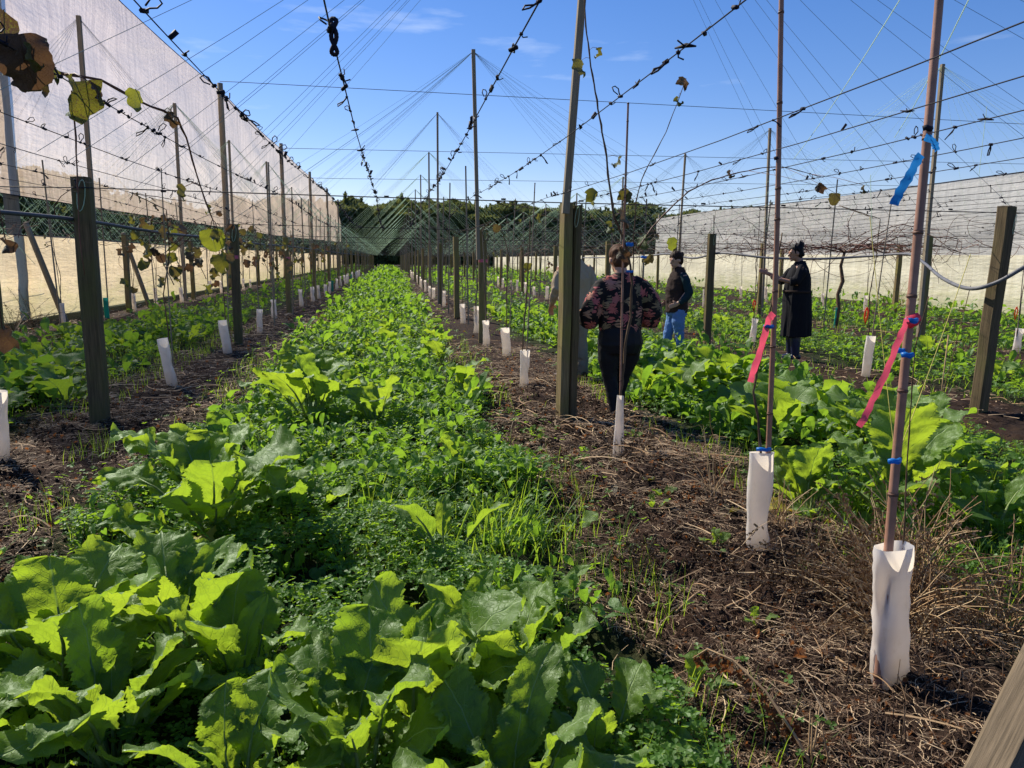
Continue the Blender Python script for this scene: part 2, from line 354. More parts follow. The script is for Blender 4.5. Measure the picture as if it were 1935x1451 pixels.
# ------------------------------------------------------------------ ground
ROWS = [-6.55, -2.44, 1.58, 5.62, 9.95, 14.1]
def mound(x, y):
    x = np.asarray(x, float)
    ph = ((x+2.42+4.08*10)/4.08) % 1.0; d = np.minimum(ph, 1-ph)*4.08
    return .09*np.exp(-(d/.75)**2)
def ground_h(x, y):
    near = np.clip(1.4-np.asarray(y, float)/14, .15, 1)
    return mound(x, y)+(fbm(x*1.1, y*1.1, 3, 3)-.5)*.12+((fbm(x*5, y*5, 4, 9)-.5)*.12+(fbm(x*19, y*19, 2, 5)-.5)*.035)*near
def gh(x, y): return float(ground_h(np.array([x]), np.array([y]))[0])
xs = np.concatenate([-np.geomspace(500, 5.2, 40), np.arange(-5, 6.5, .035), np.geomspace(6.6, 500, 40)])
ys = np.concatenate([[-60, -20, -6, -2, 0, .6], np.arange(1.0, 9.5, .035), np.geomspace(9.55, 900, 110)])
X, Y = np.meshgrid(xs, ys); Z = ground_h(X, Y)
nx, ny = len(xs), len(ys); I = np.arange(nx*ny).reshape(ny, nx)
F = np.stack([I[:-1, :-1], I[:-1, 1:], I[1:, 1:], I[1:, :-1]], -1).reshape(-1, 4)
tag(obj("ground", mesh("ground", np.stack([X, Y, Z], -1).reshape(-1, 3), F, M_SOIL)), "dark mounded orchard soil under the rows and green strips", None, None, "structure")

# ------------------------------------------------------------------ windbreak cloths
def sheet(name, x, y0, y1, zb, zt, mat, ny, nz, parent, sag=.0, wr=.06):
    ys = np.linspace(y0, y1, ny); tz = np.linspace(0, 1, nz)
    Yg, T = np.meshgrid(ys, tz); B = np.interp(Yg, *zb); Tt = np.interp(Yg, *zt)
    bay = np.abs(np.sin(Yg*math.pi/21.5)) if sag else 0
    Tt = Tt-sag*bay
    Zg = B+(Tt-B)*T
    Xg = x+wr*(fbm(Yg*.35, Zg*.9, 4, 31)-.5)*4*np.sin(np.pi*np.clip(T, .04, .96))+.012*np.sin(Zg*22+3*vnoise(Yg*.3, Zg, 4))
    v = np.stack([Xg, Yg, Zg], -1).reshape(-1, 3); I = np.arange(ny*nz).reshape(nz, ny)
    f = np.stack([I[:-1, :-1], I[:-1, 1:], I[1:, 1:], I[1:, :-1]], -1).reshape(-1, 4)
    return obj(name, mesh(name, v, f, mat), parent)
def edge_line(name, x, y0, y1, zz, r, mat, parent, sag=0, n=60):
    b = MB(); ys = np.linspace(y0, y1, n)
    b.tube([(x, y, float(np.interp(y, *zz))-sag*abs(math.sin(y*math.pi/21.5))) for y in ys], r, 4); return obj(name, b.me(name, mat), parent)
wl = empty("windbreak", (0, 0, 0)); tag(wl, "very tall pale stained cloth windbreak running along the left side", "windbreak")
topz = ([13, 27, 41, 66, 118, 128, 134, 136], [9.4, 9.43, 9.66, 9.85, 10.3, 9.6, 8.2, 7.6]); botz = ([13, 18, 60, 140], [2.78, 2.8, 3.1, 4.3])
sheet("upper_cloth", -8.2, 13, 136, botz, topz, M_CLU, 420, 26, wl, .12, .10)
sheet("lower_cloth", -8.22, 11, 136, ([11, 136], [.04, .04]), ([11, 18, 60, 136], [1.95, 1.96, 2.0, 2.05]), M_CLL, 420, 12, wl, .06, .05)
edge_line("top_cable", -8.2, 13, 136, topz, .018, M_WIRE, wl, .12)
edge_line("bottom_cable", -8.2, 13, 136, botz, .012, M_WIRE, wl)
edge_line("lower_cloth_cable", -8.22, 11, 136, ([11, 18, 60, 136], [1.955, 1.965, 2.005, 2.055]), .012, M_WIRE, wl, .06)
def pole(name, p0, p1, w, mat, k=8, taper=.85):
    b = MB(); p0 = Vector(p0); p1 = Vector(p1); n = 7
    pts = [p0.lerp(p1, i/(n-1)) for i in range(n)]
    b.tube([p-p0 for p in pts], [w/2*(1-(1-taper)*i/(n-1)) for i in range(n)], k)
    return obj(name, b.me(name, mat), None, p0)
wl_y = [19.3, 41, 62.5, 84, 106, 128]
for i, y in enumerate(wl_y):
    o = pole("windbreak_pole", (-8.42 if i == 0 else -8.02, y, -.1), (-8.4 if i == 0 else -8.05, y, 9.85+.01*(y-41) if i else 9.5), .32-.0*i, M_POLE, 10)
    tag(o, ["tall round timber pole behind the left cloth, showing through it at the frame edge", "tall round timber pole on the left cloth, nearest one fully in view", "second tall round timber pole along the left cloth", "third tall round timber pole along the left cloth",
            "fourth tall round timber pole, small, along the left cloth", "last tall round timber pole at the far end of the left cloth"][i], "pole", "poles holding the left windbreak")
for i, (b, t) in enumerate([((131, 622), (48, 420)), ((286, 586), (232, 440)), ((383, 542), (343, 460))]):
    B = gz(*b); T = gx(*t, B[0]-.35)
    o = pole("brace_pole", (B[0], B[1], -.05), T, .13, M_POLE)
    tag(o, ["leaning grey brace pole before the left cloth, nearest", "leaning grey brace pole, middle one before the left cloth", "leaning grey brace pole, farthest one before the left cloth"][i], "brace pole", "brace poles before the left cloth")
wr = empty("windbreak", (0, 0, 0)); tag(wr, "low grey and cream cloth windbreak along the right side", "windbreak")
sheet("upper_cloth", 18.2, 12, 52, ([12, 52], [1.72, 1.95]), ([12, 20, 52], [4.1, 4.18, 4.5]), M_CRU, 200, 14, wr, .08, .06)
sheet("lower_cloth", 18.12, 12, 136, ([12, 136], [.04, .04]), ([12, 52, 136], [1.74, 2.0, 2.0]), M_CRL, 300, 10, wr, 0, .05)
edge_line("top_cable", 18.2, 12, 52, ([12, 20, 52], [4.1, 4.18, 4.5]), .014, M_WIRE, wr, .08)
for i, y in enumerate([16, 26, 36, 46, 52]):
    o = pole("windbreak_pole", (18.4, y, -.1), (18.4, y, 4.4 if y < 50 else 4.7), .2, M_POLE, 8)
    tag(o, "round pole behind the right cloth, %s from the camera" % ["nearest", "second", "third", "fourth", "farthest"][i], "pole", "poles behind the right cloth")

# ------------------------------------------------------------------ far trees
M_TREE = leaf_mat("shelter_tree_foliage", (.07, .105, .04), (.16, .21, .06), veins=False, obrand=False, bumps=.1, spec=.15, tw=.35, rnd=.9)
M_TRUNK = wood_mat("tree_bark", (.03, .022, .015), (.09, .065, .045))
def crown_mesh(seed, H, R, n=8000, spire=1.0, size=.32):
    rg = np.random.default_rng(seed)
    h = rg.beta(1.15, 1.1, n)*H
    lean = rg.uniform(-.3, .3, 2)
    prof = R*np.clip(1-(h/H)**16, .10, 1)*(.65+.5*fbm(h*1.1, np.zeros(n)+seed, 2, seed))
    az = rg.uniform(0, 2*np.pi, n)
    prof = prof*(.55+.9*fbm(az*1.6+7, h*1.2, 3, seed+5))
    rr = prof*np.sqrt(rg.uniform(.12, 1, n))
    c = np.stack([rr*np.cos(az)+lean[0]*h/H, rr*np.sin(az)+lean[1]*h/H, h+.5], -1)
    # leading shoots standing out at the top
    k = int(n*.12); sp = rg.integers(0, 7, k); sa = np.array([rg.uniform(-R*.55, R*.55, 2) for _ in range(7)]); sh = rg.uniform(.85, 1.15, 7)*H; sb = sh-rg.uniform(2.6, 4.2, 7)
    t = rg.uniform(0, 1, k); c[:k, 0] = sa[sp, 0]+rg.normal(0, .20, k)*(1.15-t); c[:k, 1] = sa[sp, 1]+rg.normal(0, .20, k)*(1.15-t); c[:k, 2] = sb[sp]+(sh-sb)[sp]*t
    a = rg.normal(0, 1, (n, 3)); a[:, 2] = np.abs(a[:, 2])*1.3; a /= np.linalg.norm(a, axis=1)[:, None]
    b = np.cross(a, rg.normal(0, 1, (n, 3))); b /= np.linalg.norm(b, axis=1)[:, None]
    s = (size*rg.uniform(.6, 1.5, n))[:, None]
    v = np.stack([c-a*s-b*s*.12, c-b*s*.42, c+a*s*1.15, c+b*s*.42], 1).reshape(-1, 3)
    return mesh("crown", v, np.arange(4*n).reshape(n, 4), M_TREE, smooth=False)
crowns = [crown_mesh(50+i, h, r) for i, (h, r) in enumerate([(9.6, 3.9), (9.8, 3.6), (9.4, 4.1), (10.0, 3.5), (9.7, 3.8)])]
tb = MB(); tb.tube([(0, 0, -.2), (.1, 0, 3), (0, .1, 7), (0, 0, 10)], [.28, .22, .14, .05], 7)
trunk_me = tb.me("trunk", M_TRUNK)
def tree(x, y, s, ci, label, group):
    e = empty("shelter_tree", (x, y, 0), random.uniform(0, 6.28)); tag(e, label, "tree", group)
    obj("crown", crowns[ci % 5], e, scale=(s*random.uniform(.95, 1.15), s*random.uniform(.95, 1.15), s*1.13)); obj("trunk", trunk_me, e, scale=s)
def tw(x): return 'behind the left windbreak' if x < -8 else 'over the left rows' if x < -2.5 else 'over the central strip' if x < 2 else 'just right of the central strip' if x < 12 else 'between the strip and the people' if x < 30 else 'behind the women' if x < 50 else 'above the right windbreak' if x < 90 else 'at the far right'
for i in range(62):
    tree(-28+i*2.55+random.uniform(-.5, .5), 152+random.uniform(-1, 1.5), random.uniform(.94, 1.06), random.randrange(5), "dark evergreen in the front line of far shelter trees, %s" % tw(-28+i*2.55), "front line of far shelter trees")
for i in range(34):
    tree(-30+i*4.7+random.uniform(-.8, .8), 157+random.uniform(-1, 1.5), random.uniform(.92, 1.2), random.randrange(5), "taller evergreen tip behind the front line of far trees, %s" % tw(-30+i*4.7), "back line of far shelter trees")
for i in range(44):
    tree(-30-5*(i % 2)+random.uniform(-1, 1), 22+i*2.9, random.uniform(.62, .8), random.randrange(5), "evergreen behind the left windbreak, seen through its gap, %s" % ("near the left edge" if i < 8 else "halfway along" if i < 24 else "towards the far end"), "trees behind the left windbreak")

# ------------------------------------------------------------------ row posts
def whr(y):
    k = max(0, int((y-6.7)/6.6)+1)
    return 'before the first post' if k == 0 else ('past the %s post' % ordn(k-1) if k < 9 else 'near the far end')
def ordn(i): return ["first", "second", "third", "fourth", "fifth", "sixth", "seventh", "eighth", "ninth", "tenth"][i]
ROWTXT = {-6.55: "far left row", -2.44: "row left of centre", 1.58: "row right of centre", 5.62: "second row right", 9.95: "third row right", 14.1: "fourth row right"}
def post_mesh(name, h, w, seed, split=False, mat=M_POST, taper=0):
    rg = random.Random(seed); b = MB(); n = 9; k = 12
    V = []
    sq = []
    for j in range(k):
        side, t = divmod(j, 3); t = (t-1)*.72
        p = [(1, t), (-t, 1), (-1, -t), (t, -1)][side]; sq.append(p)
    for i in range(n):
        z = -.15+(h+.15)*i/(n-1); dx = rg.uniform(-.004, .004); dy = rg.uniform(-.004, .004)
        for (px, py) in sq:
            q = w/2*(1-taper*i/(n-1)); V.append((px*q+dx+rg.uniform(-.0015, .0015), py*q+dy, z+(rg.uniform(-.006, .006) if i == n-1 else 0)))
    Fc = [(i*k+j, i*k+(j+1) % k, (i+1)*k+(j+1) % k, (i+1)*k+j) for i in range(n-1) for j in range(k)]+[tuple((n-1)*k+j for j in range(k))]
    b.add(V, Fc); return b.me(name, mat, smooth=False)
def wobbly(o, w=None): pass
b = MB()
for i in range(5):   # a staple loop of string hanging on a post top
    pass
loopm = MB(); loopm.tube([(0.02*math.sin(t*1.0), -.006, .0-.0+.09*math.cos(t)-.09) for t in np.linspace(0, 2*math.pi, 13)], .0022, 4); LOOP = loopm.me("string_loop", M_STRING)
measured = {(-2.44, 0): (6.83, 2.05, .165), (-2.44, 1): (12.93, 1.97, .155), (-2.6, 2): (20.57, 1.99, .15), (1.58, 0): (6.75, 1.98, .175), (1.58, 1): (13.3, 1.97, .165), (1.58, 2): (18.6, 1.93, .16), (1.58, 3): (24.7, 1.94, .16)}
pm = [post_mesh("post", 1.98, .125, s) for s in range(4)]
for rx in ROWS:
    for i in range(19):
        y0 = 6.7+6.6*i
        if rx == 9.95: y0 -= .1
        if rx <= -6: y0 += .9
        h = 1.98; w = .125; x = rx
        if rx == -2.44:
            y0 = [6.83, 12.93, 20.57, 27.6][i] if i < 4 else 27.6+6.6*(i-3); w = .135 if i == 0 else .125; h = 2.05 if i == 0 else 1.97; x = rx-(.15 if i > 1 else 0)
        if rx == 1.58: y0 = [6.75, 13.3, 18.6, 24.7][i] if i < 4 else 24.7+6.4*(i-3); w = .135
        if rx == 5.62: y0 = 6.5+6.6*i; x = 5.56 if i == 0 else rx
        if rx == 14.1 and i == 0: continue
        lab = "%s timber post of the %s" % (ordn(i).capitalize(), ROWTXT[rx]) if i < 8 else "distant timber post of the %s" % ROWTXT[rx]
        if rx == 1.58 and i == 0:
            # two half-rounds with a split between them
            e = empty("row_post", (x, y0, gh(x, y0)-.05), rad(12)); tag(e, "nearest thick split timber post standing right of the central strip", "post", "timber row posts")
            obj("split_half", post_mesh("split_half", 1.99, .10, 77, mat=M_POST), e, (-.044, .0, 0), scale=(.84, 1.35, 1))
            obj("split_half", post_mesh("split_half", 1.97, .085, 78, mat=M_POSTD), e, (.040, 0, 0), (0, .004, 0), (.86, 1.4, 1))  # right half gets the darker wood: shade painted in beside the sunlit half
            par = e
        elif rx == 5.62 and i == 0:
            par = obj("row_post", post_mesh("row_post", 2.03, .125, 79, mat=M_POSTD), None, (5.53, 6.44, 0), (rad(1.5), rad(.8), .3)); tag(par, "dark leaning timber post at the right, hose sagging before it", "post", "timber row posts")
        else:
            near = i < 2
            me = post_mesh("row_post", h, w, 100+i+int(rx*7), mat=M_POSTD if (rx, i) in ((-2.44, 0), (-2.44, 1), (-2.44, 2), (5.62, 1)) else M_POST) if near else pm[i % 4]
            par = obj("row_post", me, None, (x, y0, gh(x, y0)-.05), (rad(random.uniform(-.8, .8)), rad(random.uniform(-.8, .8)), random.uniform(-.08, .08)))
            if (rx, i) == (-2.44, 0): lab = "nearest dark timber post standing left of the central strip"
            tag(par, lab, "post", "timber row posts")
        if i < 2 and rx in (-2.44, 5.62, 1.58):
            obj("string_loop", LOOP, par, (.03, -w/2-.006, h-.02), (0, rad(8), .2), 1.4 if rx < 0 else 1.0)
        if (rx, i) in ((-2.44, 1), (1.58, 1), (-2.44, 2)):
            bb = MB(); ww = w+.008
            bb.box((0, 0, 1.46), (ww, ww, .055)); o = obj("pink_band", bb.me("pink_band", M_PINKP, False), None, (x, y0, gh(x, y0)-.05))
            tag(o, {(-2.44, 1): "pink tape band on the second left post", (1.58, 1): "pink tape band on the second right post", (-2.44, 2): "faint pink tape band on the third left post"}[(rx, i)], "tape band", "pink bands on posts")

# ------------------------------------------------------------------ string poles and strings
def string_mb(b, p, q, r=.0016, sag=0.0, n=2):
    p = Vector(p); q = Vector(q)
    b.tube([p.lerp(q, i/(n-1))-Vector((0, 0, sag*4*(i/(n-1))*(1-i/(n-1)))) for i in range(n)], r, 3, cap=False)
sp_poles = []
def add_pole(x, y, z0, z1, w, lab, lean=(0, 0)):
    b = MB(); b.tube([(lean[0]*t, lean[1]*t, t*(z1-z0)) for t in (0, .33, .66, 1)], w/2*1.12, 4, ref=(1, 1, 0))
    o = obj("string_pole", b.me("string_pole", M_POLE, False), None, (x, y, z0)); tag(o, lab, "pole", "tall poles carrying strings")
    sp_poles.append((x+lean[0], y+lean[1], z1)); return o
P1 = gy(1085, 0, 6.63); P2 = gy(895, 92, 13.15); P3 = gy(827, 212, 24.6)
add_pole(1.50, 6.63, 1.9, 5.25, .075, "tall square pole nailed to the nearest post right of the strip, running out of frame", (P1[0]-1.5+.16, 0))
add_pole(1.49, 13.2, 1.5, P2[2], .075, "tall square string pole on the second post right of the strip", (P2[0]-1.49, 0))
add_pole(1.5, 24.6, 0, P3[2], .075, "tall string pole on the fourth post right of the strip")
for i in range(12): add_pole(1.55, 31.0+6.4*i*1.28, 0, 5.6, .075, "distant string pole in the row right of the central strip")
PA = gy(1785, 120, 13.1); PB = gy(1455, 242, 19.7); PC = gy(1295, 290, 26.2)
add_pole(9.86, 13.15, 0, PA[2], .075, "bright tall string pole at the far right, green string at its top", (PA[0]-9.86, 0))
add_pole(10.0, 19.7, 0, PB[2], .075, "tall string pole on the third row right, second from the right edge", (PB[0]-10, 0))
add_pole(10.0, 26.2, 0, PC[2], .075, "tall string pole on the third row right, third from the right edge", (PC[0]-10, 0))
for i in range(9): add_pole(9.98, 33+8.4*i, 0, 5.1, .075, "distant string pole in the third row right of the strip")
for i, (px, py, y) in enumerate([(153, 30, 18.9), (333, 195, 26.3), (435, 265, 34.6), (505, 305, 44.6)]):
    p = gx(px, py, -6.55); add_pole(-6.6, p[1], 0, p[2], .11, "tall grey string pole before the left cloth, %s from the camera" % ordn(i))
for i in range(7): add_pole(-6.6, 56+11*i, 0, 6.3, .09, "distant string pole before the left cloth")
# lone canes / laths in the near rows
for pi, (px, py, pz) in enumerate(sp_poles):
    far = pi not in (0, 1, 2, 15, 16, 17, 27, 28)
    if far: continue
    e = empty("string_fan", (px, py, pz)); tag(e, "thin strings fanning from the %s" % ["out of frame pole at the nearest right post", "pole on the second right post", "pole on the fourth right post", "", "", "", "", "", "", "", "", "", "", "", "",
        "bright pole at the far right", "pole second from the right edge", "pole third from the right edge", "", "", "", "", "", "", "", "", "", "nearest pole by the left cloth", "second pole by the left cloth"][pi], "strings", "string fans on the poles")
    for side in (-1, 1):
        for k in range(11):
            b = MB(); dy = -3.1+k*.6+random.uniform(-.12, .12)
            tx = px+side*(3.55+random.uniform(-.25, .25)); string_mb(b, (0, 0, -.03), (tx-px, dy, 2.0-pz), .0017, .05, 5)
            obj("string", b.me("string", M_STRINGD if pi < 3 or pi > 15 else M_STRING), e)
    b = MB()
    for q in range(3): b.tube([(0, 0, -.02), (.03*random.choice((-1, 1)), -.02, -.12), (.02, -.03, -.25-random.random()*.2)], .004, 3)
    obj("string_tail", b.me("string_tail", M_STRING), e)
b = MB()
for (px, py, pz) in sp_poles:
    if py < 26.5: continue
    for side in (-1, 1):
        for k in range(7):
            dy = -4+k*1.33+random.uniform(-.2, .2)
            string_mb(b, (px, py, pz), (px+side*3.6, py+dy, 2.0), .0048 if py > 40 else .0035)
for rx in (-2.44, 1.58, 5.62, 9.95, 14.1, -6.55):          # short low fans of the younger vines
    for i in range(60):
        y = 22+i*2.1; zt = 3.0+random.random()*.5
        for side in (-1, 1):
            for k in range((i % 2) if y > 50 else 1): string_mb(b, (rx, y, zt), (rx+side*random.uniform(.9, 1.9), y+random.uniform(-.9, .9), 1.98), .0028 if y < 40 else .0042)
tag(obj("distant_strings", b.me("distant_strings", M_STRING)), "mass of pale green strings above the distant rows", "strings", None, "stuff")
b = MB()
for i in range(420):                                          # strings of the block behind the left windbreak
    x = random.uniform(-20, -10); y = random.uniform(14, 90); string_mb(b, (x, y, 4.5), (x+random.choice((-1, 1))*random.uniform(1.5, 3.5), y+random.uniform(-2, 2), 1.3), .006)
tag(obj("distant_strings", b.me("distant_strings", M_STRING)), "criss-crossed pale strings seen in the gap of the left windbreak", "strings", None, "stuff")
# slim lath poles of the low fans
lath = MB(); lath.tube([(0, 0, 0), (0, 0, 3.1)], .016, 4); LATH = lath.me("lath", M_POLE, False)
for rx in ROWS[:5]:
    for i in range(24):
        y = 16.5+i*3.3+random.uniform(-.3, .3)
        o = obj("lath_stake", LATH, None, (rx+random.uniform(-.1, .1), y, 0), (rad(random.uniform(-3, 3)), rad(random.uniform(-3, 3)), 0), (1, 1, random.uniform(.85, 1.15)))
        tag(o, "slim stake in the %s, %s" % (ROWTXT[rx], whr(y)), "stake", "slim stakes in the rows")

# ------------------------------------------------------------------ trellis wires with clips
def clip_meshes():
    out = []
    b = MB(); b.tube([(0, 0, 0), (.004, .004, .012), (.012, .012, .022), (.01, .022, .034), (-.002, .018, .038), (-.008, .008, .026), (-.004, 0, .01)], .0022, 4); b.tube([(0, -.012, 0), (0, .012, 0)], .0055, 5); out.append(b.me("clip", M_CLIP))
    b = MB(); b.tube([(0, -.010, 0), (0, .012, .002)], .006, 5); b.tube([(-.006, 0, .004), (.01, .004, -.004), (.022, .0, .004)], .002, 4); out.append(b.me("clip", M_CLIP))
    b = MB(); b.tube([(0, 0, 0), (.003, 0, -.02), (-.004, .003, -.045), (.002, .01, -.052), (.005, .008, -.03), (.002, 0, -.004)], .0024, 4); b.tube([(0, -.007, 0), (0, .007, 0)], .0055, 5); out.append(b.me("clip", M_CLIP))
    b = MB(); b.tube([(0, -.03, -.002), (0.004, 0, 0), (-.003, .03, .002)], [.002, .006, .002], 5); b.tube([(.0, .0, 0), (.006, .014, .02)], .0022, 4); out.append(b.me("clip", M_CLIP))
    b = MB(); b.tube([(0, 0, .002), (-.002, .002, .03), (.004, .006, .032), (.004, .004, .004)], .0045, 4); out.append(b.me("clip", M_CLIP))
    return out
CLIPS = clip_meshes()
WX = [-7.3, -6.9, -6.1, -5.7, -5.3, -4.9, -4.1, -3.3, -2.9, -2.44, -2.0, -1.62, -1.26, -.86, -.47, -.11, .29, .66, 1.25, 1.58, 1.92, 2.32, 2.72, 3.12, 3.5, 3.9, 4.3, 4.7, 5.15, 5.62, 6.0, 6.4, 6.9, 7.4, 8.1, 8.7, 9.2, 9.95, 10.6, 11.4, 12.3, 13.2, 14.1, 15.2, 16.3]
SAG = lambda y, x: .03*math.sin(y*1.1+x*3)*0-.045*abs(math.sin((y-6.7)*math.pi/6.6))
for wi, x in enumerate(WX):
    b = MB(); ys = list(np.arange(-1.5, 34, 1.1))+list(np.linspace(34.5, 128, 20))
    r0 = .0019
    pts = [(0 + .008*math.sin(y*.9+wi), y, SAG(y, x)) for y in ys]
    b.tube(pts, [r0 if y < 20 else .004 for y in ys], 4)
    o = obj("trellis_wire", b.me("trellis_wire", M_WIRE), None, (x, 0, 2.005))
    if -1 < x < .7: lab = "clip-studded overhead trellis wire, %s" % {-.86: "running to the post tops left of the strip", -.47: "heading for the tall left windbreak pole", -.11: "steep one falling to the strip from the top centre", .29: "steep one just right of the strip centre", .66: "crossing the tall square pole on the right post"}[x]
    elif x < 0: lab = "thin trellis wire over the left rows"
    else: lab = "thin trellis wire over the right rows"+({1.25: ", left of the nearest cane tops", 1.58: ", resting on the nearest split post", 1.92: ", clipped to the nearest bamboo cane", 2.32: ", first beyond the bamboo canes", 2.72: ", second beyond the bamboo canes", 5.62: ", resting on the dark leaning post", 9.95: ", over the bright far right pole"}.get(x, ""))
    if x > 2.8 and "," not in lab: lab = "thin trellis wire over the right rows, %s of the sagging hose post" % ("%s wire left" % ordn(int(round((5.5-x)/.4))) if x < 5.5 else "%s wire right" % ordn(min(9, WX.index(x)-30)))
    tag(o, lab, "wire", "overhead trellis wires")
    dens = {-.47: .12, -.11: .11, .29: .14, .66: .17, -.86: .15, -1.26: .15}.get(x, .3 if abs(x-1) < 4 else .6)
    y = 1.2; n = 0; ymax = 13 if dens < .2 else 16
    if x < -4.5 or x > 9: continue
    while y < ymax and n < 110:
        y += random.expovariate(1/(dens*(1+y*.07)))*.8+.03
        c = obj("clip", CLIPS[random.choice((0, 0, 1, 1, 2, 3, 4))], o, (.008*math.sin(y*.9+wi), y, float(np.interp(y, ys, [p[2] for p in pts]))), (random.uniform(-.5, .5), random.uniform(-1.2, 1.2), random.uniform(-.6, .6)), random.uniform(.6, 1.0)*(1+y*.02))
        n += 1
# coil of tie hanging on the steep wire
p = gz(637, 42, 1.99)
b = MB(); b.tube([(.006*math.sin(3*t), .004*math.cos(2*t), -.033+.036*math.cos(t)) for t in np.linspace(0, 6.28*2, 40)], .005, 5)
tag(obj("tie_coil", b.me("tie_coil", M_CLIP), None, (-.11, p[1], 1.995)), "dark looped coil of ties hanging on the steep overhead wire", "tie coil")
for i in range(17):
    y = 6.75+6.6*i
    b = MB(); b.tube([(-8, y, 2.0), (-6.5, y, 1.99), (-2.4, y, 2.035), (-.4, y, 2.015), (1.6, y, 2.0), (5.6, y, 2.0), (10, y, 2.0), (18, y, 2.0)], .0045 if i < 2 else .006, 4)
    if i < 3:
        for k in range(10): xx = -2+k*.9+random.random()*.3; b.tube([(xx-.02, y, 2.02), (xx+.02, y, 2.02)], .008, 5)
    tag(obj("cross_wire", b.me("cross_wire", M_WIRE)), "horizontal cross wire over the %s line of posts" % ordn(i) if i < 4 else "distant horizontal cross wire over the rows", "wire", "cross wires over the posts")
for i, (a, b_) in enumerate([((450, 155), (1480, 210)), ((545, 280), (1480, 300)), ((625, 337), (1480, 348))]):
    y = (41, 62.5, 84)[i]; A = gy(*a, y); B = gy(*b_, y); bb = MB(); d = (B-A); bb.tube([(-8.05, y, A[2]), tuple(A), tuple(B), tuple(B+d*.6)], .014+.003*i, 4)
    tag(obj("high_cable", bb.me("high_cable", M_WIRE)), "high thin cable spanning the sky from the %s windbreak pole" % ["first", "second", "third"][i], "cable", "high cables across the sky")

# ------------------------------------------------------------------ leaf meshes
def blade(name, seed, Ln, Wd, petf=.3, arch=1.2, fold=.25, ruf=.12, ser=.10, lob=.0, nu=8, nv=22, prof=None, mats=None, petr=.0045, notch=False, curl=0, blister=0):
    rg = np.random.default_rng(seed)
    tt = np.linspace(0, 1, nv)
    pt, pw = prof or ([0, .06, .2, .4, .62, .82, .94, 1], [.06, .25, .5, .80, 1, .86, .5, .04])
    w = np.interp(tt, pt, pw); w = (w+np.interp(tt+.02, pt, pw)+np.interp(tt-.02, pt, pw))/3
    w[-1] = .02
    Lp = Ln*petf; Lb = Ln-Lp
    th = -arch*(tt**1.4)
    ds = Lb/(nv-1)
    y = Lp+np.concatenate([[0], np.cumsum(np.cos(th[:-1])*ds)]); z = np.concatenate([[0], np.cumsum(np.sin(th[:-1])*ds)])
    bend = rg.uniform(-.18, .18)*Ln; ph = rg.uniform(0, 6.28, 4)
    V = []; UV = []
    u = np.linspace(-1, 1, nu+1)
    for i in range(nv):
        for j in range(nu+1):
            s = 1 if u[j] > 0 else -1
            edge = abs(u[j])**3
            serr = 1+edge*(ser*(1 if i % 2 else -1)*(.5+rg.random())+lob*math.sin(tt[i]*22+ph[0]+s)+.03*(rg.random()-.5))
            ww = Wd/2*w[i]*serr*u[j]
            zz = abs(u[j])*fold*Wd/2*w[i]-curl*edge*Wd*.5
            zz += ruf*Wd*.5*(edge*math.sin(tt[i]*15+ph[1]+s*1.3)+.35*abs(u[j])*math.sin(tt[i]*31+ph[2]+2*s)+.12*rg.normal()*abs(u[j]))
            if blister:
                au = abs(u[j])*w[i]; rib = abs(((tt[i]-au*.38)*7) % 1-.5)*2
                zz += blister*Wd*(2.2*float(vnoise(np.array([u[j]*5+seed]), np.array([tt[i]*11]), seed)[0])-1.1)+blister*Wd*.9*(1-rib)**.7*-1*min(1, abs(u[j])*4)*(1-edge)
            V.append((ww+bend*tt[i]**2, y[i]+zz*(-math.sin(th[i])), z[i]+zz*math.cos(th[i])))
            UV.append((.5+.5*u[j]*w[i]*serr*.95, tt[i]))
    Fc = [(i*(nu+1)+j, i*(nu+1)+j+1, (i+1)*(nu+1)+j+1, (i+1)*(nu+1)+j) for i in range(nv-1) for j in range(nu)]; Mi = [0]*len(Fc)
    if petr:
        b = MB(); b.tube([(0, 0, 0), (0, Lp*.5, -.004), (0, Lp*1.02, 0), (bend*.06, y[nv//4], z[nv//4]-.002), (bend*.25, y[nv//2], z[nv//2]-.002)], [(petr*1.5, petr*1.1), (petr*1.2, petr), petr, petr*.7, petr*.35], 5)
        o = len(V); V += b.v; UV += [(.5, .5)]*len(b.v); Fc += [tuple(i+o for i in q) for q in b.f]; Mi += [1]*len(b.f)
    return mesh(name, V, Fc, mats or [M_BRAS, M_STALK], Mi, UV)
RND = ([0, .05, .18, .38, .6, .8, .92, .975, 1], [.07, .22, .45, .76, .98, .98, .74, .42, .12])
RND2 = ([0, .04, .10, .15, .22, .28, .4, .6, .8, .93, .98, 1], [.05, .22, .26, .14, .34, .36, .66, .98, 1, .70, .40, .1])
HERO = [blade("leaf", 10+i, 1, [.44, .38, .46, .36, .26, .42][i], petf=[.34, .40, .30, .38, .40, .34][i], arch=[.7, 1.1, .5, 1.4, .8, 1.2][i], fold=[.2, .1, .3, .15, .35, .05][i], ruf=[.16, .22, .17, .22, .13, .26][i],
        ser=.05, lob=[.05, .08, .04, .09, .01, .07][i], nu=14, nv=52, petr=.014, blister=.03, prof=[RND, RND2, RND, RND2, ([0, .1, .3, .5, .7, .9, .98, 1], [.2, .6, .9, 1, .88, .6, .25, .06]), RND][i]) for i in range(6)]
MID = [blade("leaf", 40+i, 1, [.5, .42, .55, .38][i], petf=.28, arch=[.9, 1.5, .6, 1.8][i], fold=.15, ruf=.22, ser=.06, lob=.06, nu=6, nv=16, petr=.016, prof=RND) for i in range(4)]
YEL = blade("leaf", 60, 1, .5, petf=.25, arch=1.2, nu=6, nv=14, mats=[M_YELL, M_STALK], petr=.014)
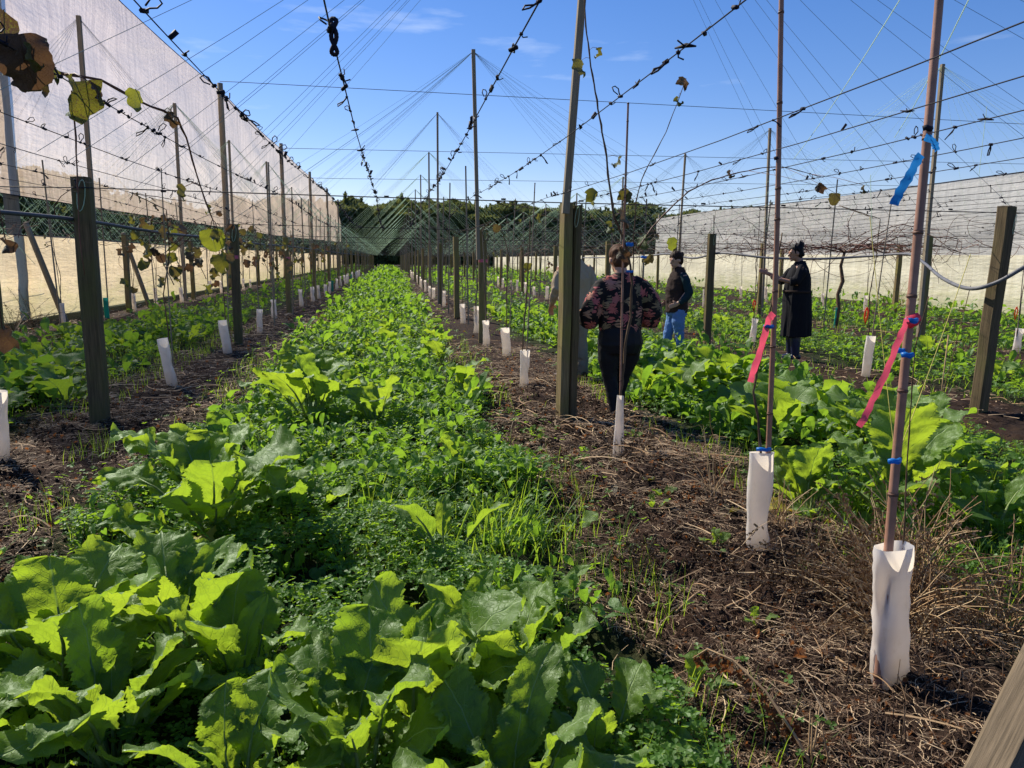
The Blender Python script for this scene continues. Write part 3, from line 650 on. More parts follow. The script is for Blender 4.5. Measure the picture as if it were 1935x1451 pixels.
kprof = ([0, .05, .15, .35, .6, .8, .93, 1], [.55, .85, .98, 1, .92, .70, .42, .08])
KIWI = [blade("leaf", 70+i, 1, [1.0, .95, 1.05, .8, .6][i], petf=.02, arch=[.5, 1.0, 1.6, 2.2, 2.8][i], fold=[.1, .35, .5, .8, 1.2][i], ruf=[.10, .2, .2, .3, .4][i], ser=.03, nu=8, nv=14, prof=kprof, mats=[M_KIWI, M_CANE], petr=0, curl=[0, .1, -.2, .3, .5][i]) for i in range(5)]

M_KGRN = leaf_mat("green_kiwifruit_leaf", (.10, .13, .03), (.28, .33, .025), spec=.4, under=(.13, .15, .06), vein=(.2, .2, .06))
KGRN = blade("leaf", 71, 1, 1.0, petf=.02, arch=.5, fold=.1, ruf=.1, ser=.03, nu=8, nv=14, prof=kprof, mats=[M_KGRN, M_CANE], petr=0)
def plant(name, x, y, n, size, meshes, label, group=None, spread=.85, up=.9, cat="plant", az0=None, yellow=0, z=None):
    e = empty(name, (x, y, (gh(x, y)-.02) if z is None else z)); tag(e, label, cat, group)
    for k in range(n):
        t = k/max(1, n-1)                    # 0 inner upright, 1 outer flat
        az = k*2.39996+random.uniform(-.35, .35)+(az0 or 0)
        el = rad(82-62*t*spread)+random.uniform(-.14, .14)
        el = max(rad(8), min(rad(88), el))
        s = size*(.55+.5*math.sin(math.pi*min(1, .25+t*.75)))*random.uniform(.8, 1.2)
        me = YEL if yellow and k >= n-yellow else random.choice(meshes)
        m = Matrix.Rotation(az, 4, 'Z') @ Matrix.Rotation(el, 4, 'X') @ Matrix.Rotation(random.uniform(-.5, .5), 4, 'Y')
        o = obj("leaf", me, e); o.location = (math.cos(az+1.57)*.015, math.sin(az+1.57)*.015, random.uniform(0, .03)*size*2); o.rotation_euler = m.to_euler(); o.scale = (s*random.uniform(.85, 1.1), s, s)
    return e
# foreground crop plants
BP = [(-1.50, 2.80, 13, .46, "big leafy crop plant at the left edge of the foreground"), (-1.12, 2.62, 14, .52, "big crop plant with broad glowing leaves, lower left foreground"),
      (-.78, 2.82, 13, .48, "large crop plant with upright ruffled leaves, left of the foreground centre"), (-.52, 2.55, 12, .44, "upright crop plant beside the dark gap left of centre"), (-.85, 2.28, 13, .46, "shaded blue-green crop plant at the bottom left"),
      (-1.25, 2.15, 11, .42, "low crop plant cut by the bottom left corner"), (.06, 2.22, 14, .56, "tall bright yellow-green crop plant at the bottom centre"), (-.10, 2.0, 12, .50, "bright serrated crop plant in front of the tall centre one"),
      (.36, 2.30, 12, .46, "crop plant with grey-green leaves right of the bottom centre"), (.60, 2.02, 9, .38, "low spreading crop plant at the bottom, beside the bare soil"), (-.42, 1.95, 11, .42, "crop plant cut by the bottom edge left of centre"),
      (.3, 1.80, 11, .42, "blue-green crop plant cut by the bottom edge")]
for x, y, n, s, lab in BP: plant("crop_plant", x, y, n+2, s*.98, HERO, lab, "broad-leaved crop plants", .66)
plant("dock_plant", .30, 2.78, 8, .34, [HERO[4]], "dock with a tall pale upright leaf amid the clover", "dock plants", .6, cat="plant")
plant("dock_plant", .62, 2.95, 7, .30, [HERO[4]], "dock with narrow upright leaves right of the pale one", "dock plants", .5, cat="plant")
plant("dock_plant", .25, 3.6, 6, .42, [HERO[4]], "dock with long drooping grey leaves in the strip", "dock plants", 1.1, cat="plant")
plant("crop_plant", -.98, 4.15, 18, .72, HERO, "tall crop plant with thick pale stalks, by the left mulch", "broad-leaved crop plants", .8, yellow=1)
plant("crop_plant", -.55, 4.25, 12, .40, HERO, "dark crop plant leaning right of the tall stalky one", "broad-leaved crop plants")
plant("crop_plant", -.72, 6.9, 15, .74, HERO, "large crop plant cluster in the strip level with the near posts", "broad-leaved crop plants", .8)
plant("crop_plant", -.15, 6.6, 12, .50, HERO, "large crop plant in the strip just right of the biggest one", "broad-leaved crop plants", .8)
plant("crop_plant", -1.25, 5.7, 9, .34, HERO, "small upright crop plant at the left edge of the strip", "broad-leaved crop plants", .8)
plant("crop_plant", .42, 5.0, 11, .36, HERO, "bright crop plant in the clover at the strip's right side", "broad-leaved crop plants")
plant("crop_plant", 2.42, 4.05, 13, .50, HERO, "crop plant with puckered leaves left of the nearest bamboo cane", "broad-leaved crop plants", yellow=2)
plant("crop_plant", 2.95, 4.0, 18, .68, HERO, "big spreading crop plant behind the nearest bamboo cane", "broad-leaved crop plants", 1.05)
plant("crop_plant", 3.55, 4.6, 14, .60, HERO, "big crop plant at the right edge of the frame", "broad-leaved crop plants")
plant("crop_plant", 3.25, 3.6, 10, .40, HERO, "crop plant low at the right edge, in front of the bigger ones", "broad-leaved crop plants")
plant("crop_plant", 1.02, 2.3, 4, .16, MID, "tiny bright seedling on the bare soil, bottom right of centre", "seedlings")
plant("crop_plant", .98, 3.95, 5, .15, MID, "small seedling on the mulch right of the clover edge", "seedlings")
for k in range(15):
    x = 2.45+random.uniform(0, 1.5)+k*.03; y = 5.4+random.uniform(0, 3.4)
    plant("crop_plant", x, y, 11, random.uniform(.42, .56), MID, "%s crop plant of the dense clump right of the split post, %s" % (("left-hand", "middle", "right-hand")[min(2, int((x-2.45)/.65))], "nearest part" if y < 6.5 else "middle part" if y < 7.6 else "rear part"), "crop clump right of the near post", .85)
for k in range(12):
    x = random.uniform(-4.4, -3.1); y = random.uniform(5.6, 9.5)
    plant("crop_plant", x, y, 11, random.uniform(.40, .52), MID, "%s crop plant of the clump left of the nearest left post, %s" % ("outer" if x < -3.75 else "inner", "nearest part" if y < 7 else "middle part" if y < 8.3 else "rear part"), "crop clump left of the near post", .9)
def mid(x0, x1, y0, y1, n, s0, s1, strip, grp, pw=1.0):
    for k in range(n):
        x = random.uniform(x0, x1); y = y0+(y1-y0)*random.random()**pw; z = random.uniform(s0, s1)
        plant("crop_plant", x, y, 8, z, MID, "%s crop plant, %s of the %s, %s" % ("small" if z < s0+(s1-s0)*.4 else "large", "left side" if x < x0+(x1-x0)/3 else "right side" if x > x1-(x1-x0)/3 else "middle", strip, whr(y)), grp, .9)
mid(-1.4, .85, 7.6, 21.6, 34, .26, .42, "central strip", "crop plants of the central strip", 1.2)
mid(2.6, 4.7, 8.8, 20, 30, .30, .46, "first right strip", "crop plants of the first right strip")
mid(-5.7, -3.3, 9.5, 21, 22, .34, .48, "first left strip", "crop plants of the first left strip")
mid(6.5, 9.1, 8.5, 20, 22, .24, .38, "second right strip", "crop plants of the second right strip")

for i in range(26):
    x = random.uniform(-1.5, .9); y = random.uniform(3.1, 7.6)
    plant("broadleaf_weed", x, y, random.randint(4, 8), random.uniform(.12, .26), random.choice((MID, [HERO[4]], HERO)), "%s leafy weed in the clover, %s of the strip, %s" % (random.choice(("small",)), "left side" if x < -.7 else "right side" if x > .2 else "middle", "nearer part" if y < 4.5 else "further part" if y > 6 else "before the first posts"), "leafy weeds in the near strip", random.uniform(.5, 1.1), yellow=int(i % 6 == 0))
for i in range(9):
    x = random.uniform(1.0, 2.1); y = random.uniform(2.6, 7); plant("seedling", x, y, 5, random.uniform(.06, .12), MID, "tiny green seedling on the right-hand mulch, %s" % ("near the guards" if y < 4.2 else "near the split post"), "seedlings", .9)

# ------------------------------------------------------------------ ground cover (stuff)
def in_green(x, y):
    ph = ((x+2.42+4.08*10)/4.08) % 1.0; d = np.minimum(ph, 1-ph)*4.08
    return d+(fbm(x*1.3, y*.9, 3, 77)-.5)*.9 > np.where(np.abs(x+.3) < 2.2, .92, .85)
def scatter(n, x0, x1, y0, y1, pw=1.0):
    x = RNG.uniform(x0, x1, n); y = y0+(y1-y0)*RNG.random(n)**pw; return x, y
def tris_leaflets(x, y, zc, size, nl=3):
    """clover: nl leaflets of four triangles around each point, tilted together"""
    n = len(x); base = np.stack([x, y, zc], -1)
    nrm = RNG.normal(0, .38, (n, 3)); nrm[:, 2] = 1; nrm /= np.linalg.norm(nrm, axis=1)[:, None]
    a = np.cross(nrm, RNG.normal(0, 1, (n, 3))); a /= np.linalg.norm(a, axis=1)[:, None]; b = np.cross(nrm, a)
    V = []
    for k in range(nl):
        w = 2*np.pi*k/nl+RNG.normal(0, .12, n); d = a*np.cos(w)[:, None]+b*np.sin(w)[:, None]; e = -a*np.sin(w)[:, None]+b*np.cos(w)[:, None]
        s = (size*RNG.uniform(.8, 1.15, n))[:, None]; up = nrm*s*.18
        V.append(np.stack([base, base+d*s*.55+e*s*.5+up, base+d*s*1.05+e*s*.32+up*.6, base+d*s*.95, base+d*s*1.05-e*s*.32+up*.6, base+d*s*.55-e*s*.5+up], 1))
    V = np.stack(V, 1).reshape(-1, 3); m = n*nl; o = (np.arange(m)*6)[:, None]
    F = np.concatenate([o+np.array([[0, 1, 2, 3]]), o+np.array([[0, 3, 4, 5]])], 0)
    return V, F
def canopy(x, y): return .06+.34*np.clip(fbm(x*2.1, y*2.1, 3, 21)-.30, 0, 1)
VV = []; FF = []; off = 0
def push(V, F):
    global off
    VV.append(V); FF.append(F+off); off += len(V)
def flush(name, mat, label, cat):
    global VV, FF, off
    o = obj(name, mesh(name, np.concatenate(VV), np.concatenate(FF), mat, smooth=False)); tag(o, label, cat, None, "stuff"); VV = []; FF = []; off = 0; return o
for n, x0, x1, y0, y1, s in [(30000, -2.1, 1.3, 1.7, 5.0, .0175), (26000, -2.0, 1.3, 4.6, 9.5, .021), (15000, -2.0, 1.3, 9, 18, .03), (9000, -2.0, 1.3, 18, 45, .055), (5000, -2.0, 1.4, 45, 120, .13),
                             (13000, 2.1, 5.2, 3.0, 9, .02), (9000, 2.1, 5.2, 9, 20, .03), (8000, 6.1, 9.4, 7, 20, .03), (8000, -6.2, -2.9, 7.5, 20, .026), (7000, -6.2, 18, 20, 45, .06), (6000, -7.5, 18, 45, 125, .14), (5000, 10.2, 17.8, 10, 24, .045)]:
    x, y = scatter(n, x0, x1, y0, y1, 1.15); k = in_green(x, y) | (RNG.random(n) < .05); k &= (fbm(x*2.3, y*2.3, 2, 8) > .30); x = x[k]; y = y[k]
    z = ground_h(x, y)+canopy(x, y)*RNG.uniform(.25, 1.0, len(x))**.6*(1 if s < .05 else 1.4)
    push(*tris_leaflets(x, y, z, np.full(len(x), s)*RNG.uniform(.6, 1.3, len(x)), 3 if s < .06 else 2))
flush("clover", M_CLOV, "dense low clover and weeds covering the green strips", "clover")
def blades(x, y, h, w, curl=.5, seg=3):
    n = len(x); z0 = ground_h(x, y)-.01; az = RNG.uniform(0, 2*np.pi, n); d = np.stack([np.cos(az), np.sin(az), np.zeros(n)], -1); e = np.stack([-np.sin(az), np.cos(az), np.zeros(n)], -1)
    t0 = RNG.uniform(.05, .5, n); cv = RNG.uniform(.2, 1.8, n)*curl; P = np.stack([x, y, z0], -1); V = []
    for i in range(seg+1):
        f = i/seg; ww = (w*(1-f**1.5)+.0004)[:, None]; V += [P-e*ww/2, P+e*ww/2]
        th = t0+cv*f; P = P+(d*np.sin(th)[:, None]+np.array([0, 0, 1.])*np.cos(th)[:, None])*(h/seg)[:, None]
    V = np.stack(V, 1).reshape(-1, 3); o = (np.arange(n)*(2*seg+2))[:, None]
    F = np.concatenate([o+np.array([[2*i, 2*i+1, 2*i+3, 2*i+2]]) for i in range(seg)], 0); return V, F
for n, x0, x1, y0, y1, h, w, thr in [(5000, -2.2, 1.2, 1.8, 6, .15, .0035, .60), (3500, -2.0, 1.2, 6, 14, .15, .006, .56), (3500, 2.1, 5.1, 3.0, 9, .13, .005, .4), (4500, -6, -2.6, 7, 16, .12, .007, .42), (4000, 5, 12, 7, 20, .12, .010, .42), (1300, -3.0, -1.2, 2.0, 4.2, .12, .0045, .55), (700, 1.0, 2.3, 5.0, 16, .06, .006, .62), (2500, 2.4, 4.5, 2.6, 4.6, .16, .0045, .35)]:
    x, y = scatter(n, x0, x1, y0, y1); k = fbm(x*1.6, y*1.6, 3, 55) > thr-.03; x = x[k]; y = y[k]; push(*blades(x, y, h*RNG.uniform(.5, 1.6, len(x)), np.full(len(x), w)))
x = np.concatenate([RNG.normal(.62, .14, 160), RNG.normal(-1.95, .10, 60), RNG.normal(.15, .3, 90), RNG.normal(-1.55, .12, 50)]); y = np.concatenate([RNG.normal(3.9, .25, 160), RNG.normal(3.3, .14, 60), RNG.normal(4.1, .4, 90), RNG.normal(3.0, .15, 50)])
push(*blades(x, y, RNG.uniform(.2, .42, len(x)), np.full(len(x), .008), .8, 5))
flush("grass", M_GRASS, "thin grass tufts growing through the clover and mulch", "grass")
for k in range(0): pass
# mass of broad leaves further off
def mass(n, x0, x1, y0, y1, s):
    x, y = scatter(n, x0, x1, y0, y1, 1.2); k = in_green(x, y); x = x[k]; y = y[k]; n = len(x)
    z = ground_h(x, y)+RNG.uniform(.02, .42, n)*np.clip((fbm(x*1.25, y*.9, 3, 12)-.36)*4.2, .15, 1.25)*np.clip(y/9, .55, 1)
    az = RNG.uniform(0, 2*np.pi, n); el = RNG.uniform(-.2, 1.35, n); d = np.stack([np.cos(az)*np.cos(el), np.sin(az)*np.cos(el), np.sin(el)], -1)
    e = np.cross(d, RNG.normal(0, .4, (n, 3))+np.array([0, 0, 1.])); e /= np.linalg.norm(e, axis=1)[:, None]; up = np.cross(e, d)
    P = np.stack([x, y, z], -1); S_ = (s*RNG.uniform(.6, 1.3, n))[:, None]
    rows = [(0, .06, 0), (.3, .55, .10), (.65, .8, .12), (.9, .55, .02), (1.0, .1, -.1)]
    V = []
    for t, w, u in rows:
        V += [P+d*S_*t-e*S_*w*.35+up*S_*(u+RNG.normal(0, .04, (n, 1))), P+d*S_*t+up*S_*(u-.08*w), P+d*S_*t+e*S_*w*.35+up*S_*(u+RNG.normal(0, .04, (n, 1)))]
    V = np.stack(V, 1).reshape(-1, 3); o = (np.arange(n)*15)[:, None]
    F = np.concatenate([o+np.array([[3*i+j, 3*i+j+1, 3*i+j+4, 3*i+j+3]]) for i in range(4) for j in range(2)], 0); push(V, F)
for a in [(2200, -1.8, 1.2, 2.6, 5.5, .075), (2600, -1.8, 1.2, 4.5, 10, .10), (1500, 2.3, 4.8, 3.4, 8, .11), (1800, -1.8, 1.15, 7, 20, .15), (3000, -1.8, 1.2, 20, 50, .20), (1800, -1.9, 1.2, 50, 125, .34), (2200, 2.3, 5, 6, 20, .17), (1200, -6, -3, 7, 20, .18), (3800, -6.5, 18, 20, 50, .20), (3000, -7, 18, 50, 125, .38), (900, 6.3, 9.3, 8, 20, .12), (900, 10.5, 13.6, 11, 22, .16), (900, 14.5, 17.8, 12, 25, .18)]: mass(*a)
flush("crop_mass", M_BRASM, "distant broad-leaved crop filling the green strips between the rows", "crop")
# straw, twigs and dead leaves on the mulch
def straws(x, y, ln, w, lift=.0, curl=1.5, seg=3):
    n = len(x); z = ground_h(x, y)+RNG.uniform(.0, .035, n)+lift; az = RNG.uniform(0, 2*np.pi, n); c = RNG.normal(0, curl, n)/seg; el = RNG.normal(.12, .25, n)
    P = np.stack([x, y, z], -1); V = []
    for i in range(seg+1):
        a = az+c*i; d = np.stack([np.cos(a)*np.cos(el), np.sin(a)*np.cos(el), np.sin(el)*(1-2*i/seg)], -1); e = np.stack([-np.sin(a), np.cos(a), np.zeros(n)], -1)
        V += [P-e*w[:, None]/2, P+e*w[:, None]/2+np.array([0, 0, 1])*w[:, None]*.5]; P = P+d*(ln/seg)[:, None]
    V = np.stack(V, 1).reshape(-1, 3); o = (np.arange(n)*(2*seg+2))[:, None]
    return V, np.concatenate([o+np.array([[2*i, 2*i+1, 2*i+3, 2*i+2]]) for i in range(seg)], 0)
def mulch_pts(n, x0, x1, y0, y1):
    x, y = scatter(n, x0, x1, y0, y1, 1.2); k = (~in_green(x, y) | (RNG.random(n) < .03)) & (RNG.random(n) < np.clip((fbm(x*1.9, y*1.9, 3, 41)-.36)*5, .4, 1)); return x[k], y[k]
for n, x0, x1, y0, y1, ln, w in [(46000, .8, 2.9, 1.7, 5.5, .035, .0017), (6000, .8, 3.2, 1.7, 5, .10, .0022), (30000, .8, 2.6, 5, 13, .055, .0035), (40000, -3.6, -1.2, 2.6, 7.5, .045, .0024), (20000, -3.6, -1.2, 7, 18, .07, .005), (9000, -3.6, 3, 18, 45, .12, .012), (8000, 4.6, 11, 6, 20, .09, .006), (5000, -8, 15, 18, 45, .14, .014), (3500, -8, -5.5, 9, 20, .09, .008), (3000, 10, 18, 12, 28, .12, .012)]:
    x, y = mulch_pts(n, x0, x1, y0, y1); m = len(x); push(*straws(x, y, ln*RNG.uniform(.4, 2.0, m), w*RNG.uniform(.6, 1.4, m)))
flush("dry_straw", M_STRAW, "brown dry stalks and litter covering the soil under the rows", "mulch")
for n, x0, x1, y0, y1, ln, w in [(260, .9, 3.0, 1.8, 5, .22, .004), (240, -3.4, -1.3, 2.6, 8, .26, .005), (300, .9, 2.3, 5, 14, .35, .007), (350, -3.4, -1.4, 8, 20, .4, .009), (200, 5, 11, 7, 18, .4, .009)]:
    x, y = mulch_pts(n, x0, x1, y0, y1); m = len(x); push(*straws(x, y, ln*RNG.uniform(.4, 1.6, m), w*RNG.uniform(.6, 1.4, m), .01, .8, 6))
flush("dead_stalks", M_PALE, "long pale dead stalks lying on the mulch", "mulch")
x = []; 
def dead(n, x0, x1, y0, y1, s):
    x, y = mulch_pts(n, x0, x1, y0, y1); n = len(x); P = np.stack([x, y, ground_h(x, y)+RNG.uniform(0, .02, n)], -1)
    nrm = RNG.normal(0, .6, (n, 3)); nrm[:, 2] = 1; nrm /= np.linalg.norm(nrm, axis=1)[:, None]; a = np.cross(nrm, RNG.normal(0, 1, (n, 3))); a /= np.linalg.norm(a, axis=1)[:, None]; b = np.cross(nrm, a)
    S_ = (s*RNG.uniform(.5, 1.4, n))[:, None]; V = []
    for i in range(3):
        for j in range(3):
            u = (i-1); v = (j-1); k = 1 if (u == 0 or v == 0) else .72
            V.append(P+a*S_*u*k*.5+b*S_*v*k*.45+nrm*S_*(.35*abs(u)+.2*abs(v)*RNG.random((n, 1))+RNG.normal(0, .10, (n, 1))))
    V = np.stack(V, 1).reshape(-1, 3); o = (np.arange(n)*9)[:, None]
    push(V, np.concatenate([o+np.array([[3*i+j, 3*i+j+1, 3*i+j+4, 3*i+j+3]]) for i in range(2) for j in range(2)], 0))
for a in [(1800, .9, 2.9, 1.7, 5, .018), (900, .9, 2.4, 4, 12, .028), (1200, -3.5, -1.4, 2.6, 9, .026), (50, .9, 2.8, 2.4, 6, .045), (40, -3.4, -1.4, 3, 8, .05), (500, -8, 12, 9, 25, .05)]: dead(*a)
flush("leaf_litter", M_DEADLEAF, "curled dead brown leaves scattered on the soil", "leaf litter")
# soil clods
def clods(n, x0, x1, y0, y1, s):
    x, y = mulch_pts(n, x0, x1, y0, y1); n = len(x); P = np.stack([x, y, ground_h(x, y)], -1)
    D = np.array([[1, 0, 0], [0, 1, 0], [-1, 0, 0], [0, -1, 0], [0, 0, 1], [.6, .6, .6], [-.6, .5, .6]]); S_ = (s*RNG.uniform(.3, 1.5, n)**1.5)[:, None]
    V = np.stack([P+d*S_*RNG.uniform(.6, 1.3, (n, 1)) for d in D[:5]], 1).reshape(-1, 3); o = (np.arange(n)*5)[:, None]
    push(V, np.concatenate([o+np.array([[a, b, 4]]) for a, b in ((0, 1), (1, 2), (2, 3), (3, 0))], 0))
clods(26000, .9, 2.9, 1.6, 4.4, .010); clods(9000, .9, 2.5, 4, 9, .014); clods(9000, -3.5, -1.4, 2.5, 8, .014)
flush("soil_crumbs", M_SOIL, "crumbly dark soil clods on the bare ground", "soil")

# ------------------------------------------------------------------ guards, canes, vines
def guard_mesh(name, h, w, seed, mat=M_GUARD, dent=.25, flat=.62, flare=1.0):
    rg = np.random.default_rng(seed); k = 20; n = 26; V = []
    dents = [(rg.uniform(.15, .85), rg.uniform(0, 6.28), rg.uniform(.05, .13)*dent*4, rg.uniform(.5, .9)) for _ in range(5)]
    for i in range(n):
        t = i/(n-1); cx = .04*h*math.sin(t*2.2+seed)*dent*2
        for j in range(k):
            a = 2*math.pi*j/k; r = 1.0
            for (dt, da, dr, dw) in dents:
                dd = ((t-dt)/.11)**2+((math.atan2(math.sin(a-da), math.cos(a-da)))/dw)**2; r -= dr*math.exp(-dd)*2.2*min(1, (1-t)*5+.15)
            r *= 1+.04*math.sin(3*a+5*t)-dent*.28*abs(math.sin(2*a+9*t+seed))*abs(math.sin(t*7+a*.7+seed))
            rx = w/2*(1+(flare-1)*(1-t)); V.append((math.copysign(abs(math.cos(a))**.85, math.cos(a))*rx*r+cx, math.copysign(abs(math.sin(a))**.85, math.sin(a))*rx*flat*r, -.04+t*(h+.04)+.004*math.sin(a+seed)*(i == n-1)))
    F = [(i*k+j, i*k+(j+1) % k, (i+1)*k+(j+1) % k, (i+1)*k+j) for i in range(n-1) for j in range(k)]
    me = mesh(name, V, F, mat); return me
G = [guard_mesh("trunk_guard", .52, .12, s, dent=.26) for s in range(5)]
GT = guard_mesh("trunk_guard", .5, .11, 9, M_TEAL, .12)
cane_cache = {}
def cane_mesh(h, r, mat, seed, lean=(0, 0)):
    b = MB(); rg = random.Random(seed); n = max(3, int(h/.28)); zs = sorted([0, h]+[h*(i+rg.uniform(.2, .8))/n for i in range(n)])
    pts = []; rr = []; ms = []
    def P(z): return (lean[0]*z/h+.006*math.sin(z*2+seed), lean[1]*z/h+.006*math.cos(z*1.7), z)
    for a, c in zip(zs, zs[1:]):
        ra = r*(1-.22*a/h); rc = r*(1-.22*c/h); m_ = (a+c)/2; b.tube([P(a), P(a+.01), P(m_), P(c-.01), P(c)], [ra*1.08, ra*.98, ra*.96, rc*.98, rc*1.1], 8, 0)
        b.tube([P(c-.005), P(c+.004)], [rc*1.16, rc*1.12], 8, 1)
    return b.me("bamboo_cane", [mat, M_NODE])
def vine(name, base, pts, r0, leaves, label, group=None, size=.09, mat=None, cat="vine", up=0, kset=None):
    """pts: stem polyline (world). leaves: list of (fraction or point, size)"""
    e = empty(name, base); tag(e, label, cat, group); B = Vector([float(c) for c in base])
    b = MB(); q = [Vector([float(c) for c in p])-B for p in pts]; n = len(q)
    # resample with knobs
    fine = []
    for i in range(n-1):
        k = max(2, int((q[i+1]-q[i]).length/.05)); k = min(k, 14)
        for j in range(k): t = j/k; fine.append(q[i].lerp(q[i+1], t)+Vector((random.uniform(-1, 1), random.uniform(-1, 1), random.uniform(-1, 1)))*r0*.45)
    fine.append(q[-1]); m = len(fine)
    b.tube(fine, [r0*(1-.6*i/m)*(1.25 if i % 3 == 0 else .95) for i in range(m)], 6)
    obj("stem", b.me("stem", mat or M_CANE), e)
    for lf in leaves:
        if isinstance(lf[0], float): c = fine[min(m-1, int(lf[0]*m))]
        else: c = Vector([float(v) for v in lf[0]])-B
        s = lf[1] if len(lf) > 1 else size*random.uniform(.6, 1.2)
        near = min(fine, key=lambda f: (f-c).length)
        if (near-c).length > .012:
            pb = MB(); pb.tube([near, near.lerp(c, .5)+Vector((0, 0, .01)), c], .0014, 4); obj("leaf_stalk", pb.me("leaf_stalk", M_CANE), e)
        rot = lf[2] if len(lf) > 2 else (random.uniform(-1.9, -.5), random.uniform(-.6, .6), random.uniform(0, 6.28))
        o = obj("leaf", lf[3] if len(lf) > 3 else random.choice(kset or KIWI), e, c, rot, s)
    return e
def tapestrip(name, pts, w, mat, label, cat="ribbon", group=None, face=(0, -1, 0), tw=0.0):
    b = MB(); P = [Vector([float(c) for c in p]) for p in pts]; P = [P[i].lerp(P[i+1], q/3)+Vector((0, .004*math.sin(i*3+q*2), 0)) for i in range(len(P)-1) for q in range(3)]+[P[-1]]; n = len(P); V = []; Fv = Vector(face)
    for i, p in enumerate(P):
        t = (P[min(n-1, i+1)]-P[max(0, i-1)]).normalized(); s = t.cross(Fv).normalized(); s = Matrix.Rotation(tw*i/n+.22*math.sin(i*1.3), 3, t) @ s*(1+.05*math.sin(i*3.7))
        V += [p-s*w/2, p+Fv*(.15*w)*math.sin(i*1.3), p+s*w/2]
    Fc = [(3*i+j, 3*i+j+1, 3*i+j+4, 3*i+j+3) for i in range(n-1) for j in range(2)]
    o0 = P[0]; me = mesh(name, [v-o0 for v in V], Fc, mat); o = obj(name, me, None, o0); tag(o, label, cat, group); return o
def tie(p, w, label, group="blue plastic vine ties", mat=M_BLUE, h=.018):
    b = MB(); b.tube([(-w/2, 0, 0), (-w*.2, -.006, .003), (w*.15, -.005, -.002), (w/2, 0, .002)], [(.006, h/2), (.012, h/2), (.012, h/2), (.006, h/2)], 6, ref=(0, 1, 0))
    tag(obj("vine_tie", b.me("vine_tie", mat), None, p, (0, 0, random.uniform(-.2, .2))), label, "tie", group)

# nearest guard and cane (right)
g0 = gz(1672, 1322); tag(obj("trunk_guard", guard_mesh("trunk_guard", .565, .150, 21, dent=.62), None, (g0[0], g0[1], 0), (0, 0, .2)), "nearest crumpled white plastic trunk guard, at the lower right", "trunk guard", "white trunk guards")
c0 = gy(1682, 1045, g0[1]); c1 = gy(1770, 0, g0[1]+.1)
k = (c1-c0)/(c1[2]-c0[2]); cb = c0-k*c0[2]; ctop = c0+k*(2.75-c0[2])
o = obj("bamboo_cane", cane_mesh(2.75, .0165, M_BAMB, 3, (ctop[0]-cb[0], ctop[1]-cb[1])), None, (cb[0], cb[1], 0)); tag(o, "thick reddish bamboo cane rising from the nearest white guard", "cane", "bamboo canes")
def on_c0(z, dx=0, dy=0): p = cb+k*z; return (p[0]+dx, p[1]+dy, z)
g1 = gz(1432, 1078); tag(obj("trunk_guard", guard_mesh("trunk_guard", .60, .125, 22, dent=.36), None, (g1[0], g1[1], 0), (0, 0, -.1)), "second white plastic trunk guard, square-topped, left of the nearest one", "trunk guard", "white trunk guards")
d0 = gy(1452, 870, g1[1]); d1 = gy(1478, 0, g1[1]); kd = (d1-d0)/(d1[2]-d0[2]); db = d0-kd*d0[2]
o = obj("bamboo_cane", cane_mesh(2.95, .0145, M_BAMB, 5, tuple((kd*2.95)[:2])), None, (db[0], db[1], 0)); tag(o, "reddish bamboo cane rising from the second white guard", "cane", "bamboo canes")
def on_c1(z, dx=0, dy=0): p = db+kd*z; return (p[0]+dx, p[1]+dy, z)
Yg = g1[1]
vine("young_vine", (g1[0], g1[1], 0), [(g1[0]-.02, Yg, .3)]+[gy(px, py, Yg) for px, py in [(1438, 860), (1432, 790), (1424, 740), (1432, 700), (1444, 660), (1452, 600), (1462, 560), (1470, 480), (1478, 440)]], .0075, [], "bare green-brown vine stem bowed beside the second bamboo cane", "young vines", mat=M_STEM)
Yh = g0[1]
vine("young_vine", (g0[0], g0[1], 0), [(g0[0]+.02, Yh, .3)]+[gy(px, py, Yh+.03) for px, py in [(1706, 1030), (1712, 940), (1716, 850), (1722, 760), (1728, 660), (1744, 600), (1755, 560)]], .0035, [], "thin dark vine stem beside the nearest bamboo cane", "young vines", mat=M_STEM)
tapestrip("pink_ribbon", [gy(px, py, Yg-.03) for px, py in [(1462, 592), (1452, 604), (1446, 630), (1436, 665), (1424, 700), (1418, 722)]], .032, M_PINK, "short pink tape ribbon hanging from the second bamboo cane", group="pink ribbons")
tapestrip("pink_ribbon", [gy(px, py, Yh-.03) for px, py in [(1722, 602), (1712, 608), (1700, 640), (1680, 690), (1655, 745), (1636, 785), (1623, 806)]], .021, M_PINK, "long pink tape ribbon slanting from the nearest bamboo cane", group="pink ribbons", tw=.5)
b = MB(); b.tube([(-.02, 0, -.012), (0, -.003, .0), (.018, 0, .012)], [(.014, .02), (.02, .022), (.012, .016)], 6); tag(obj("pink_knot", b.me("pink_knot", M_PINK), None, on_c0(gy(1712, 606, Yh)[2], 0, -.015)), "pink tape knot tied on the nearest bamboo cane", "tape knot")
tapestrip("blue_ribbon", [gy(px, py, Yh-.02) for px, py in [(1741, 292), (1728, 312), (1716, 338), (1700, 362), (1689, 387)]], .027, M_BLUE, "long blue tape ribbon hanging from the nearest bamboo cane", group="blue ribbons", tw=.6)
tapestrip("blue_ribbon", [gy(px, py, Yh-.02) for px, py in [(1748, 258), (1760, 264), (1768, 274), (1771, 285)]], .022, M_BLUE, "short curled blue tape end at the top of the nearest cane", group="blue ribbons")
tie(gy(1690, 871, Yh-.02), .05, "blue tie lowest on the nearest bamboo cane"); tie(gy(1722, 606, Yh-.02), .045, "blue tie beside the pink knot")
